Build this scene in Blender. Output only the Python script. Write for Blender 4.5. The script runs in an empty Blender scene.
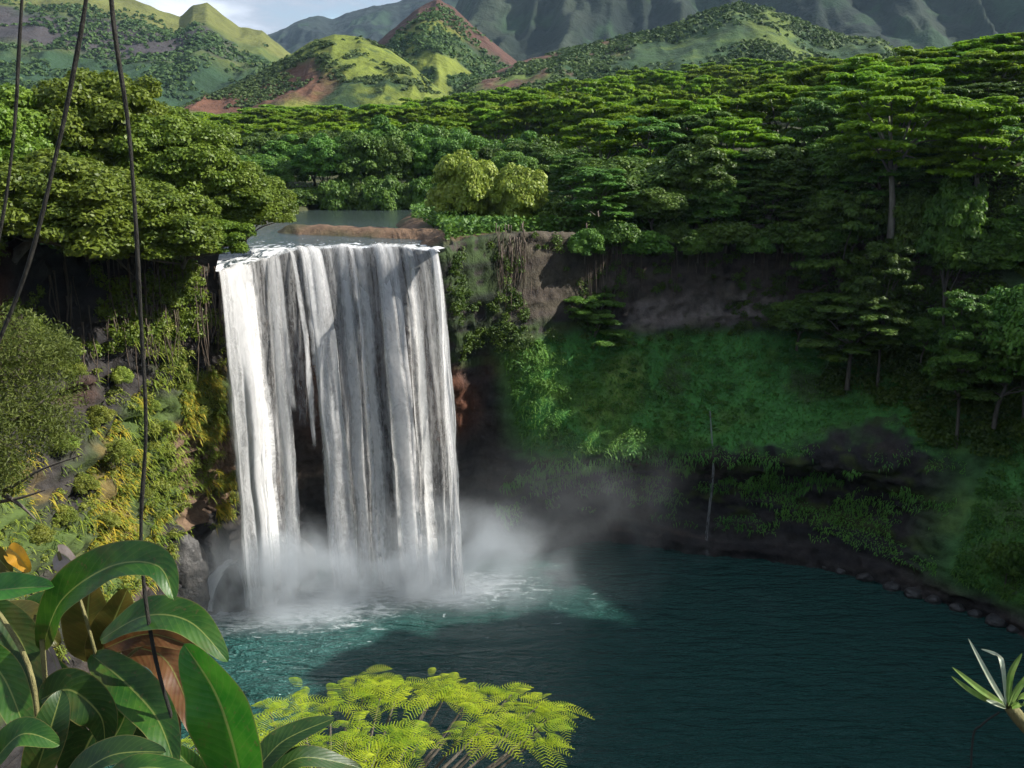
import bpy, bmesh, math, random
import numpy as np
from mathutils import Vector, Matrix

random.seed(7)
rng = np.random.default_rng(11)
SC = bpy.context.scene
COL = SC.collection
R = math.radians

# ------------------------------------------------------------------ camera maths
F = 983.0
PITCH = math.atan(234 / F)
H = 57.0
def ray(px, py):
    x = (px - 512) / F; y = -(py - 384) / F
    return np.array((x, math.cos(PITCH) + y * math.sin(PITCH), -math.sin(PITCH) + y * math.cos(PITCH)))
def aty(px, py, Y):
    r = ray(px, py); t = Y / r[1]
    return np.array((0, 0, H)) + r * t
def atz(px, py, z):
    r = ray(px, py); t = (z - H) / r[2]
    return np.array((0, 0, H)) + r * t
def pxx(px, Y, z):
    """world X that shows at column px for a point at (Y, z)"""
    return (px - 512) / F * (Y * math.cos(PITCH) - (z - H) * math.sin(PITCH))

# ------------------------------------------------------------------ noise
def _h(ix, iy, iz, s):
    n = (ix.astype(np.int64) * 374761393 + iy.astype(np.int64) * 668265263 + iz.astype(np.int64) * 2147483647 + s * 974634777) & 0xffffffff
    n = ((n ^ (n >> 13)) * 1274126177) & 0xffffffff
    n = (n ^ (n >> 16)) & 0xffffffff
    return n / 4294967295.0
def vn(x, y, z, s=0):
    x, y, z = np.broadcast_arrays(np.asarray(x, float), np.asarray(y, float), np.asarray(z, float))
    ix, iy, iz = np.floor(x), np.floor(y), np.floor(z)
    fx, fy, fz = x - ix, y - iy, z - iz
    fx = fx * fx * (3 - 2 * fx); fy = fy * fy * (3 - 2 * fy); fz = fz * fz * (3 - 2 * fz)
    r = 0
    for a in (0, 1):
        for b in (0, 1):
            for c in (0, 1):
                w = (fx if a else 1 - fx) * (fy if b else 1 - fy) * (fz if c else 1 - fz)
                r = r + w * _h(ix + a, iy + b, iz + c, s)
    return r * 2 - 1
def fbm(x, y, z, o=4, s=0, ridged=False):
    r = 0; a = 1.0; t = 0
    for i in range(o):
        f = 2.03 ** i
        n = vn(x * f + i * 7.3, y * f - i * 3.1, z * f + i * 1.7, s + i)
        if ridged: n = 1 - 2 * np.abs(n)
        r = r + a * n; t += a; a *= 0.5
    return r / t
def sstep(a, b, x):
    t = np.clip((x - a) / (b - a), 0, 1)
    return t * t * (3 - 2 * t)
def lerp(a, b, t): return a + (b - a) * t

# ------------------------------------------------------------------ objects
def mesh_from(name, V, Fq, smooth=False, uv=None, colr=None, mat=None, parent=None, uv2=None):
    """V (n,3), Fq (m,k) with k 3 or 4, one mesh object"""
    V = np.asarray(V, dtype=np.float32); Fq = np.asarray(Fq, dtype=np.int32)
    me = bpy.data.meshes.new(name)
    m, k = Fq.shape
    me.vertices.add(len(V)); me.vertices.foreach_set('co', V.ravel())
    me.loops.add(m * k); me.loops.foreach_set('vertex_index', Fq.ravel())
    me.polygons.add(m)
    me.polygons.foreach_set('loop_start', np.arange(0, m * k, k, dtype=np.int32))
    me.polygons.foreach_set('loop_total', np.full(m, k, dtype=np.int32))
    if uv is not None:
        l = me.uv_layers.new(name='UVMap'); l.data.foreach_set('uv', np.asarray(uv, dtype=np.float32)[Fq.ravel()].ravel())
    if uv2 is not None:
        l = me.uv_layers.new(name='UV2'); l.data.foreach_set('uv', np.asarray(uv2, dtype=np.float32)[Fq.ravel()].ravel())
    if colr is not None:
        a = me.color_attributes.new(name='Col', type='FLOAT_COLOR', domain='POINT')
        c = np.ones((len(V), 4), dtype=np.float32); c[:, :3] = colr
        a.data.foreach_set('color', c.ravel())
    me.polygons.foreach_set('use_smooth', np.full(m, bool(smooth)))
    me.update(calc_edges=True); me.validate()
    if mat: me.materials.append(mat)
    o = bpy.data.objects.new(name, me); COL.objects.link(o)
    if parent: o.parent = parent
    return o
def outward(o):
    bm = bmesh.new(); bm.from_mesh(o.data); bmesh.ops.remove_doubles(bm, verts=bm.verts, dist=1e-5)
    bmesh.ops.recalc_face_normals(bm, faces=bm.faces)
    if bm.calc_volume(signed=True) < 0: bmesh.ops.reverse_faces(bm, faces=bm.faces)
    bm.to_mesh(o.data); bm.free()
def tag(o, label=None, cat=None, group=None, kind=None):
    if label: o['label'] = label
    if cat: o['category'] = cat
    if group: o['group'] = group
    if kind: o['kind'] = kind
    return o
def empty(name, loc=(0, 0, 0), rz=0):
    o = bpy.data.objects.new(name, None); COL.objects.link(o)
    o.location = loc; o.rotation_euler = (0, 0, rz); o.empty_display_size = 0.3
    return o
def copy_tree(o, parent=None):
    c = o.copy(); COL.objects.link(c); c.parent = parent
    for ch in list(o.children): copy_tree(ch, c)
    return c
def grid_faces(nr, nc, wrap=False):
    i = np.arange(nr - 1)[:, None]; j = np.arange(nc if wrap else nc - 1)[None, :]
    j2 = (j + 1) % nc
    f = np.stack([i * nc + j, i * nc + j2, (i + 1) * nc + j2, (i + 1) * nc + j], -1)
    return f.reshape(-1, 4)
class Acc:
    """collects vertex / quad arrays of ONE mesh"""
    def __init__(s): s.V = []; s.F = []; s.C = []; s.U = []; s.n = 0
    def add(s, V, Fq, c=None, u=None):
        V = np.asarray(V, float); s.V.append(V); s.F.append(np.asarray(Fq) + s.n); s.n += len(V)
        if c is not None: s.C.append(np.broadcast_to(np.asarray(c, float), (len(V), 3)))
        if u is not None: s.U.append(np.asarray(u, float))
    def build(s, name, mat, parent=None, smooth=True):
        return mesh_from(name, np.concatenate(s.V), np.concatenate(s.F), smooth, mat=mat, parent=parent,
                         colr=np.concatenate(s.C) if s.C else None, uv=np.concatenate(s.U) if s.U else None)
def tube(acc, pts, rad, n=8, wob=0.0):
    pts = np.asarray(pts, float); rad = np.broadcast_to(np.asarray(rad, float), (len(pts),))
    T = np.gradient(pts, axis=0); T /= np.linalg.norm(T, axis=1)[:, None] + 1e-9
    ref = np.array((0.31, 0.77, 0.2)) if abs(T[0][2]) > 0.7 else np.array((0, 0, 1.0))
    V = []
    for p, t, r in zip(pts, T, rad):
        a = np.cross(t, ref); a /= np.linalg.norm(a) + 1e-9; b = np.cross(t, a)
        for k in range(n):
            th = 2 * math.pi * k / n
            rr = r * (1 + wob * (random.random() - .5))
            V.append(p + rr * (a * math.cos(th) + b * math.sin(th)))
    acc.add(V, grid_faces(len(pts), n, True))
def spline(P, n):
    """Catmull-Rom through P (k,d), n samples"""
    P = np.asarray(P, float); k = len(P)
    t = np.linspace(0, k - 1, n); i = np.clip(np.floor(t).astype(int), 0, k - 2); f = (t - i)[:, None]
    g = lambda j: P[np.clip(j, 0, k - 1)]
    p0, p1, p2, p3 = g(i - 1), g(i), g(i + 1), g(i + 2)
    return 0.5 * ((2 * p1) + (-p0 + p2) * f + (2 * p0 - 5 * p1 + 4 * p2 - p3) * f ** 2 + (-p0 + 3 * p1 - 3 * p2 + p3) * f ** 3)

# ------------------------------------------------------------------ materials
class NT:
    def __init__(s, name):
        s.m = bpy.data.materials.new(name); s.m.use_nodes = True
        s.t = s.m.node_tree; s.t.nodes.clear()
        s.out = s.t.nodes.new('ShaderNodeOutputMaterial')
    def n(s, typ, **kw):
        nd = s.t.nodes.new(typ)
        for k, v in kw.items():
            if k.startswith('i_'):
                k = k[2:]; k = int(k) if k.isdigit() else k.replace('_', ' ')
                if isinstance(v, bpy.types.NodeSocket): s.t.links.new(v, nd.inputs[k])
                else: nd.inputs[k].default_value = v
            else: setattr(nd, k, v)
        return nd
    def link(s, a, b): s.t.links.new(a, b)
    def noise(s, vec, scale, detail=4, rough=.55, dist=0):
        nd = s.n('ShaderNodeTexNoise', i_Scale=scale, i_Detail=detail, i_Roughness=rough, i_Distortion=dist)
        if vec is not None: s.link(vec, nd.inputs['Vector'])
        return nd.outputs['Fac']
    def math(s, op, a, b=None, c=None, clamp=False):
        nd = s.n('ShaderNodeMath', operation=op, use_clamp=clamp)
        for i, v in enumerate((a, b, c)):
            if v is None: continue
            if isinstance(v, bpy.types.NodeSocket): s.link(v, nd.inputs[i])
            else: nd.inputs[i].default_value = v
        return nd.outputs[0]
    def ramp(s, fac, stops, interp='LINEAR'):
        nd = s.n('ShaderNodeValToRGB'); cr = nd.color_ramp; cr.interpolation = interp
        while len(cr.elements) > len(stops): cr.elements.remove(cr.elements[-1])
        while len(cr.elements) < len(stops): cr.elements.new(0.5)
        for e, (p, c) in zip(cr.elements, stops):
            e.position = p; e.color = (*c, 1) if len(c) == 3 else c
        s.link(fac, nd.inputs[0]); return nd.outputs[0]
    def mapr(s, v, a, b, c=0., d=1., smooth=True):
        nd = s.n('ShaderNodeMapRange', interpolation_type='SMOOTHSTEP' if smooth else 'LINEAR')
        s.link(v, nd.inputs[0])
        for i, x in enumerate((a, b, c, d)): nd.inputs[i + 1].default_value = x
        return nd.outputs[0]
    def mix(s, fac, a, b, mode='MIX'):
        nd = s.n('ShaderNodeMix', data_type='RGBA', blend_type=mode)
        for sock, v in ((nd.inputs[0], fac), (nd.inputs[6], a), (nd.inputs[7], b)):
            if isinstance(v, bpy.types.NodeSocket): s.link(v, sock)
            else: sock.default_value = (*v, 1) if isinstance(v, tuple) and len(v) == 3 else v
        return nd.outputs[2]
    def mapping(s, vec, scale=(1, 1, 1), loc=(0, 0, 0)):
        nd = s.n('ShaderNodeMapping'); s.link(vec, nd.inputs[0])
        nd.inputs['Scale'].default_value = scale; nd.inputs['Location'].default_value = loc
        return nd.outputs[0]
    def bump(s, h, strength=.5, dist=.1, normal=None):
        nd = s.n('ShaderNodeBump', i_Strength=strength, i_Distance=dist); s.link(h, nd.inputs['Height'])
        if normal: s.link(normal, nd.inputs['Normal'])
        return nd.outputs[0]
    def surf(s, sh): s.link(sh, s.out.inputs['Surface']); return s.m

def leaf_mat(name, c1, c2, transl=.35, scale=.6, rough=.5, hue_var=.25, tc=None, spec=.3):
    """c1..c2: albedo range; varies in clumps, from leaf to leaf and from tree to tree"""
    t = NT(name)
    geo = t.n('ShaderNodeNewGeometry'); obi = t.n('ShaderNodeObjectInfo')
    tcn = t.n('ShaderNodeTexCoord')
    n1 = t.noise(geo.outputs['Position'], scale, 3)
    rp = geo.outputs['Random Per Island']
    f = t.math('ADD', t.math('MULTIPLY', t.mapr(n1, .3, .7), .55), t.math('MULTIPLY', rp, .45))
    c = t.mix(f, c1, c2)
    v = t.math('MULTIPLY_ADD', obi.outputs['Random'], hue_var * 2, 1 - hue_var)
    hsv = t.n('ShaderNodeHueSaturation'); t.link(c, hsv.inputs['Color']); t.link(v, hsv.inputs['Value'])
    t.link(t.math('MULTIPLY_ADD', obi.outputs['Random'], .03, .485), hsv.inputs['Hue'])
    c = hsv.outputs[0]
    p = t.n('ShaderNodeBsdfPrincipled', i_Roughness=rough); t.link(c, p.inputs['Base Color'])
    p.inputs['Specular IOR Level'].default_value = spec
    tr = t.n('ShaderNodeBsdfTranslucent')
    t.link(t.mix(.5, c, tc or c2) if tc else c, tr.inputs['Color'])
    mx = t.n('ShaderNodeMixShader', i_0=transl); t.link(p.outputs[0], mx.inputs[1]); t.link(tr.outputs[0], mx.inputs[2])
    return t.surf(mx.outputs[0])

def bark_mat(name, c1, c2, scale=3.):
    t = NT(name); tc = t.n('ShaderNodeTexCoord')
    m = t.mapping(tc.outputs['Object'], (1, 1, .25))
    n = t.noise(m, scale, 6, .65)
    p = t.n('ShaderNodeBsdfPrincipled', i_Roughness=.85); t.link(t.ramp(n, [(.3, c1), (.7, c2)]), p.inputs['Base Color'])
    t.link(t.bump(n, .6, .05), p.inputs['Normal'])
    return t.surf(p.outputs[0])

def vcol_mat(name, nscale, amt=.5, rough=.9, bump_s=.6, bump_d=.3, fine=None):
    """albedo from the vertex colours (kind of ground), broken up by noise"""
    t = NT(name); geo = t.n('ShaderNodeNewGeometry')
    at = t.n('ShaderNodeVertexColor', layer_name='Col')
    n = t.noise(geo.outputs['Position'], nscale, 8, .65)
    n2 = t.noise(geo.outputs['Position'], (fine or nscale * 6), 4, .6)
    k = t.math('ADD', t.math('MULTIPLY_ADD', t.mapr(n, .25, .75), amt * 1.2, 1 - amt * .6), t.math('MULTIPLY_ADD', n2, amt, -amt * .5))
    cmb = t.n('ShaderNodeCombineXYZ')
    for i in range(3): t.link(k, cmb.inputs[i])
    c = t.mix(1.0, at.outputs[0], cmb.outputs[0], 'MULTIPLY')
    p = t.n('ShaderNodeBsdfPrincipled', i_Roughness=rough); t.link(c, p.inputs['Base Color'])
    p.inputs['Specular IOR Level'].default_value = .2
    hh = t.math('ADD', n, t.math('MULTIPLY', n2, .3))
    t.link(t.bump(hh, bump_s, bump_d), p.inputs['Normal'])
    return t.surf(p.outputs[0])

M = {}
M['broad'] = leaf_mat('broadleaf_foliage', (.06, .115, .012), (.20, .28, .03), .35, .5, .5, .18)
M['albizia'] = leaf_mat('albizia_foliage', (.085, .19, .010), (.27, .40, .02), .5, .35, .5, .22)
M['jungle'] = leaf_mat('jungle_foliage', (.036, .10, .015), (.135, .235, .03), .3, .3, .55, .3)
M['olive'] = leaf_mat('olive_foliage', (.06, .095, .015), (.15, .19, .035), .4, 1.0, .6, .1)
M['bush'] = leaf_mat('pale_bush_foliage', (.12, .19, .02), (.36, .42, .07), .35, .5, .5, .1)
M['fern'] = leaf_mat('fern_foliage', (.08, .15, .015), (.30, .34, .04), .4, .35, .6, .1)
M['golden'] = leaf_mat('golden_grass_blades', (.22, .20, .02), (.55, .38, .04), .4, .35, .6, .1)
M['cliffbush'] = leaf_mat('cliff_bush_foliage', (.11, .18, .02), (.38, .42, .08), .4, .5, .5, .25)
M['lime'] = leaf_mat('lime_fronds', (.13, .28, .012), (.52, .60, .03), .5, 2.2, .5, .1)
M['grass'] = leaf_mat('slope_grass', (.055, .18, .03), (.16, .32, .05), .3, .12, .6, .1)
M['slopefern'] = leaf_mat('slope_fern_foliage', (.035, .11, .022), (.15, .25, .04), .35, .22, .6, .2)
M['scrub'] = leaf_mat('hill_scrub_foliage', (.026, .062, .018), (.085, .14, .03), .25, .03, .7, .1)
M['bark'] = bark_mat('tree_bark', (.05, .04, .03), (.16, .14, .11))
M['pale_bark'] = bark_mat('pale_bark', (.09, .08, .06), (.22, .20, .16))
M['root'] = bark_mat('root_bark', (.04, .03, .022), (.15, .11, .08))
M['vine'] = bark_mat('vine_bark', (.006, .006, .004), (.02, .018, .012), 40)
M['terrain'] = vcol_mat('terrain_soil_rock_and_grass', .55, .7, .9, 1.0, .35, 3.5)
M['hill'] = vcol_mat('hill_scrub', .05, .6, .95, 1.0, 4., .22)
M['mount'] = vcol_mat('mountain_scrub', .012, .5, .95, 1.0, 12., .06)
M['rock'] = (lambda t: (lambda geo: (lambda n, p: (t.link(t.ramp(n, [(.3, (.012, .013, .014)), (.7, (.07, .065, .06))]), p.inputs['Base Color']),
             t.link(t.bump(n, .8, .3), p.inputs['Normal']), t.surf(p.outputs[0]))[-1])
             (t.noise(geo.outputs['Position'], 1.2, 8, .65), t.n('ShaderNodeBsdfPrincipled', i_Roughness=.45)))(t.n('ShaderNodeNewGeometry')))(NT('wet_basalt'))

# ------------------------------------------------------------------ plateau height
RIV = spline([(-23, 118), (-24, 132), (-27, 146), (-31, 162), (-33, 182), (-30, 205), (-20, 224), (4, 236), (40, 246)], 90)
def river_d(X, Y):
    sh = np.shape(X); X = np.ravel(X); Y = np.ravel(Y)
    d = np.full(X.shape, 1e9)
    for p in RIV: d = np.minimum(d, np.hypot(X - p[0], Y - p[1]))
    return d.reshape(sh)
def hp(X, Y):
    X = np.asarray(X, float); Y = np.asarray(Y, float)
    z = 45.6 + .035 * np.clip(Y - 210, 0, 500)
    z = z + .24 * np.clip(X - 34 + .8 * np.clip(X - 92, 0, 40) * (Y < 140) + .12 * (Y - 190), 0, 60 + .08 * np.clip(Y, 0, 800))  # unseen right bank steepened so its shade reaches across the pool
    z = z + .10 * np.clip(-X - 50, 0, 60)
    z = z + 9.5 * (1 - sstep(0, 60, Y))
    z = z + .8 * fbm(X * .05, Y * .05, 0, 3, 4)
    d = river_d(X, Y)
    z = z - (z - 43.2) * (1 - sstep(9, 15, d)) * (Y > 110)
    # brown rock bar across the river above the lip
    bar = np.exp(-((Y - (150 - .45 * (X + 30))) / 4.4) ** 2) * sstep(-40, -33, X) * (1 - sstep(2, 8, X))
    z = np.where(d < 15, np.maximum(z, 43.2 + bar * 2.75), z)
    return z

# ------------------------------------------------------------------ terrain: one sheet from pool bed to horizon
ZL = [-4, .2, 5, 10, 15, 22, 30, 37]     # heights of the wall's control rows, then the rim itself
cliffL = [0, .0, .05, .0, .2, .45, .7, .9]
cave = [.55, .6, 1.1, 1.0, .0, .35, .75, .95]
under = [0, 0, .0, .05, .1, .2, .35, .7]
bowl = [-.05, 0, .16, .22, .10, .55, .90, .96]
grass = [-.05, 0, .04, .16, .32, .52, .72, .88]
CP = [  # rim x, y, z, shore x, y, profile
    (-45, 40, 50, -40, 40, cliffL), (-50, 70, 50, -43, 74, cliffL), (-48, 90, 48.5, -43, 95, cliffL),
    (-45, 104, 46.5, -41.5, 107, cliffL), (-40, 113, 45.2, -39, 115.5, cliffL), (-35.5, 118, 42.6, -37, 123, under),
    (-28.5, 123.5, 43.5, -29, 131, under), (-20.5, 125.5, 43.9, -19, 133, under), (-13, 124.8, 43.9, -11, 133, under),
    (-9, 122.6, 44.3, -7, 134, under), (-6.5, 127, 45.4, -4, 136, under), (1, 135, 45.6, 6, 131, cave),
    (14, 143, 45, 16.5, 132.5, cave), (30, 151, 44.5, 27.4, 134, bowl), (46, 153, 46, 40.7, 129.5, bowl),
    (60, 150, 48, 47.5, 125, bowl), (75, 140, 51, 55.5, 117.5, grass), (88, 120, 52, 62, 109, grass),
    (95, 95, 54, 64, 95, grass), (88, 60, 56, 58, 60, grass), (60, 20, 56, 42, 38, grass),
    (20, 1.6, 55.3, 14, 24, grass), (-15, 1.6, 55.3, -12, 24, grass), (-40, 16, 53, -30, 32, grass)]
NCP = len(CP)
rows_ctrl = []
for c in CP:
    rx, ry, rz, sx, sy, pr = c
    r = [(sx + (rx - sx) * f, sy + (ry - sy) * f, min(z, rz - (8 - i) * .5)) for i, (z, f) in enumerate(zip(ZL, pr))]
    r.append((rx, ry, rz)); rows_ctrl.append(r)
rows_ctrl = np.array(rows_ctrl)                      # (cols, 9, 3)
segn = [10, 14, 26, 40, 44, 44, 44, 44, 40, 34, 40, 48, 56, 56, 50, 46, 40, 30, 16, 12, 12, 24, 12, 10]
tc_ = np.concatenate([i + np.arange(n) / n for i, n in enumerate(segn)])
def crc(P, t):
    k = len(P); i = np.floor(t).astype(int); f = (t - i).reshape((-1,) + (1,) * (P.ndim - 1))
    g = lambda j: P[j % k]
    p0, p1, p2, p3 = g(i - 1), g(i), g(i + 1), g(i + 2)
    return 0.5 * ((2 * p1) + (-p0 + p2) * f + (2 * p0 - 5 * p1 + 4 * p2 - p3) * f ** 2 + (-p0 + 3 * p1 - 3 * p2 + p3) * f ** 3)
colsC = crc(rows_ctrl, tc_)                          # (NC, 9, 3)
NC = len(tc_)
NW = 130
tr_ = np.linspace(0, 8, NW)
i = np.clip(np.floor(tr_).astype(int), 0, 7); f = (tr_ - i)[None, :, None]
g = lambda j: colsC[:, np.clip(j, 0, 8)]
W = 0.5 * ((2 * g(i)) + (-g(i - 1) + g(i + 1)) * f + (2 * g(i - 1) - 5 * g(i) + 4 * g(i + 1) - g(i + 2)) * f ** 2 + (-g(i - 1) + 3 * g(i) - 3 * g(i + 1) + g(i + 2)) * f ** 3)
rim = colsC[:, 8]
dirv = rim[:, :2] - np.array((0, 80.)); dirv /= np.linalg.norm(dirv, axis=1)[:, None]
outd = np.concatenate([np.arange(1, 10, 1.), np.arange(10, 60, 2.), np.arange(60, 130, 4.), 130 * 1.13 ** np.arange(0, 34)])
OX = rim[:, None, 0] + dirv[:, None, 0] * outd; OY = rim[:, None, 1] + dirv[:, None, 1] * outd
OZ = hp(OX, OY); b = sstep(0, 9, outd)[None, :]
OZ = rim[:, 2:3] * (1 - b) + OZ * b
G = np.concatenate([W, np.stack([OX, OY, OZ], -1)], 1)      # (NC, NR, 3)
NR = G.shape[1]
# normals for displacement
du = np.roll(G, -1, 0) - np.roll(G, 1, 0); dv = np.gradient(G, axis=1)
Nn = np.cross(du, dv); Nn /= np.linalg.norm(Nn, axis=2)[..., None] + 1e-9
Nn *= np.sign((Nn[:, 60:61, :2] * -dirv[:, None, :]).sum(-1, keepdims=True) + 1e-9)
X, Y, Z = G[..., 0], G[..., 1], G[..., 2]
rowt = np.concatenate([tr_, 8 + np.arange(1, len(outd) + 1) * .5])[None, :] * np.ones((NC, 1))
colt = tc_[:, None] * np.ones((1, NR))
nz_a = fbm(X * .11, Y * .11, Z * .16, 4, 21)
nz_b = fbm(X * .45, Y * .45, Z * .8, 4, 33, True)
strata = fbm(X * .06, Y * .06, Z * .9, 3, 55)
right = sstep(10.4, 11.2, colt) * (1 - sstep(19, 20, colt))
bowlm = sstep(10.2, 10.9, colt) * (1 - sstep(15.2, 16.6, colt))
left = (colt < 5)
# where grass, where rock
zedge = 14.5 + 3.2 * nz_a + 1.5 * nz_b + 3.5 * np.exp(-((X - 50) / 14) ** 2)
ztop = 30.5 + 2.2 * fbm(X * .09, Y * .09, 0, 3, 9)
gr = sstep(-1.2, 1.2, Z - zedge) * (1 - sstep(-1.0, 1.2, Z - ztop)) * bowlm
gr = np.maximum(gr, sstep(15.4, 16.6, colt) * (1 - sstep(19, 20, colt)) * sstep(1.5, 4.5, Z + 2 * nz_a))
plat = sstep(8.2, 9.2, rowt)
rockm = np.clip(1 - gr - plat, 0, 1)
prom = (colt > 8.6) & (colt < 12)
amp = rockm * (1 + .5 * left - .45 * prom) * (1.5 * nz_a + .9 * nz_b + .8 * strata) + gr * (.9 * nz_a + .12 * nz_b) + plat * (.25 + .45 * (river_d(X, Y) < 26) * (Z > 44) * (Y < 140)) * nz_b
amp *= np.where(rowt > 8.0, np.clip(1 - .0 * rowt, 0, 1), 1)
lipm = ((colt > 5) & (colt < 9.3) & (rowt > 7.2) & (rowt < 12))
amp = np.where(lipm, amp * .25, amp)
amp = np.where((colt > 20) & (rowt > 5), np.minimum(amp, 0) * .3, amp)
G = G + Nn * amp[..., None]
X, Y, Z = G[..., 0], G[..., 1], G[..., 2]
# albedo
def mixc(C, c, w): return C * (1 - w[..., None]) + np.array(c) * w[..., None]
C = np.zeros(G.shape) + np.array((.038, .034, .032))
C = mixc(C, (.10, .075, .06), rockm * sstep(.0, .5, nz_a + .4 * strata) * .8 * (1 - .6 * prom))
C = mixc(C, (.035, .055, .02), rockm * prom * sstep(.0, .3, nz_b) * (Z > 28))
C = mixc(C, (.015, .015, .017), sstep(-.1, .35, strata) * rockm * .7)
C = mixc(C, (.10, .040, .022), rockm * sstep(.1, .4, fbm(X * .07, Y * .07, Z * .05, 3, 77)) * sstep(8, 14, Z) * .85 * (X < 20))
C = mixc(C, (.11, .040, .02), ((colt > 5.6) & (colt < 8)).astype(float) * np.exp(-((X + 26.2) / 3.2) ** 2) * np.exp(-((Z - 27) / 7) ** 2))
C = mixc(C, (.15, .10, .065), left * (colt > 3.5) * (Z > 12) * (Z < 26) * sstep(-.3, .2, nz_b))
C = mixc(C, (.06, .10, .02), left * sstep(-.15, .25, nz_a) * (Z > 10) * (Z < 33) * .8 * (1 - (colt > 3.6) * (Z < 25)))
C = mixc(C, (.15, .11, .04), left * sstep(.15, .4, fbm(X * .2, Y * .2, Z * .2, 3, 5)) * (Z > 12) * (Z < 32) * .8)
C = mixc(C, (.05, .065, .02), rockm * right * sstep(.05, .35, fbm(X * .3, Y * .3, Z * .7, 3, 15)) * (Z > 5) * .9)
C = mixc(C, (.075, .058, .048), rockm * right * sstep(33, 35, Z) * sstep(-.5, .3, nz_b) * .8)
C = mixc(C, (.15, .125, .11), rockm * right * np.exp(-((Z - 33) / 2.6) ** 2) * sstep(16, 20, X) * (1 - sstep(38, 44, X)) * sstep(-.35, .1, nz_b))
C = mixc(C, (.065, .20, .045), gr)
C = mixc(C, (.15, .22, .045), gr * sstep(.0, .4, fbm(X * .12, Y * .12, Z * .12, 4, 81)) * .8)
C = mixc(C, (.06, .06, .03), gr * sstep(.25, .45, fbm(X * .16, Y * .16, Z * .16, 4, 91)) * .7)
C = mixc(C, (.05, .055, .025), plat)
dr = river_d(X, Y)
led = plat * (1 - sstep(14, 26, dr)) * (Y > 116) * (Y < 200)
C = mixc(C, (.15, .095, .06), led * sstep(-.3, .1, fbm(X * .12, Y * .12, 0, 3, 61)) * (Z > 44.2))
C = mixc(C, (.05, .045, .035), led * (Z <= 44.2) * .9)
far = sstep(400, 700, np.hypot(X, Y))
C = mixc(C, (.035, .085, .025), far)
terrain = mesh_from('terrain', G.reshape(-1, 3), grid_faces(NC, NR), True, colr=C.reshape(-1, 3), mat=M['terrain'])
# closing strip of the ring
me = terrain.data
tag(terrain, 'gorge walls, grassy slope and forest floor around the pool', None, None, 'structure')
jj = np.arange(NR - 1)
last = (NC - 1) * NR
seam = np.stack([last + jj, jj, jj + 1, last + jj + 1], -1)
allF = np.concatenate([grid_faces(NC, NR), seam])
bpy.data.objects.remove(terrain)
terrain = mesh_from('terrain', G.reshape(-1, 3), allF, True, colr=C.reshape(-1, 3), mat=M['terrain'])
tag(terrain, 'gorge walls, grassy slope and forest floor around the pool', None, None, 'structure')
GN = Nn
def ground_z(x, y):
    """height of the sheet under (x, y), highest nearby vertex sample"""
    d = (X - x) ** 2 + (Y - y) ** 2
    k = np.argsort(d.ravel())[:4]
    return float(Z.ravel()[k].max())

# ------------------------------------------------------------------ water
def water_mat():
    t = NT('pool_water'); geo = t.n('ShaderNodeNewGeometry'); P = geo.outputs['Position']
    sep = t.n('ShaderNodeSeparateXYZ'); t.link(P, sep.inputs[0])
    def blob(cx, cy, rx, ry):
        dx = t.math('MULTIPLY', t.math('SUBTRACT', sep.outputs[0], cx), 1 / rx)
        dy = t.math('MULTIPLY', t.math('SUBTRACT', sep.outputs[1], cy), 1 / ry)
        return t.math('SQRT', t.math('ADD', t.math('MULTIPLY', dx, dx), t.math('MULTIPLY', dy, dy)))
    n1 = t.noise(t.mapping(P, (.16, .3, 1)), 1, 5, .6, .6)
    # water full of air is turquoise round the foot of the left column
    aer = t.mapr(t.math('ADD', blob(-33, 108, 24, 22), t.math('MULTIPLY', n1, .5)), .55, 1.45, 1., 0.)
    col = t.mix(aer, (.018, .080, .066), (.03, .11, .10))
    # foam
    fb = t.math('MINIMUM', blob(-29, 117, 15, 8), blob(-10, 122, 13, 6))
    n2 = t.noise(t.mapping(P, (.35, .8, 1)), 1, 8, .7, 1.2)
    foam = t.mapr(t.math('ADD', fb, t.math('MULTIPLY', t.math('SUBTRACT', n2, .5), 2.6)), .35, 1.05, 1., 0.)
    n3 = t.noise(t.mapping(P, (.22, .75, 1), (5, 3, 0)), 1, 8, .62, 2.5)
    drift = t.math('MULTIPLY', t.mapr(n3, .63, .70), t.mapr(blob(-18, 118, 38, 20), .5, 1.1, 1., 0.))
    foam = t.math('MAXIMUM', foam, t.math('MULTIPLY', drift, .7))
    col = t.mix(foam, col, (.75, .8, .82))
    p = t.n('ShaderNodeBsdfPrincipled', i_IOR=1.33); t.link(col, p.inputs['Base Color'])
    t.link(t.math('MULTIPLY_ADD', foam, .5, .10), p.inputs['Roughness'])
    w1 = t.noise(t.mapping(P, (.32, .95, 1)), 1, 4, .55, .8)
    w2 = t.noise(t.mapping(P, (1.8, 4.2, 1), (2, 9, 0)), 1, 3, .55, .5)
    w3 = t.noise(t.mapping(P, (.12, .42, 1), (7, 1, 0)), 1, 2, .5, 1.0)
    w1 = t.math('ADD', w1, t.math('MULTIPLY', w3, 1.3))
    hh = t.math('ADD', w1, t.math('MULTIPLY', w2, .35))
    t.link(t.bump(hh, 1.0, 1.7), p.inputs['Normal'])
    return t.surf(p.outputs[0])
ang = np.linspace(0, 2 * np.pi, 96, endpoint=False)
def disc_grid(cx, cy, rx, ry, z, nr=24):
    V = [(cx, cy, z)]; rr = np.linspace(0, 1, nr)[1:]
    for r in rr: V += [(cx + rx * r * math.cos(a), cy + ry * r * math.sin(a), z) for a in ang]
    return np.array(V)
gx = np.linspace(-58, 76, 90); gy = np.linspace(15, 146, 90)
PX, PY = np.meshgrid(gx, gy)
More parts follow.
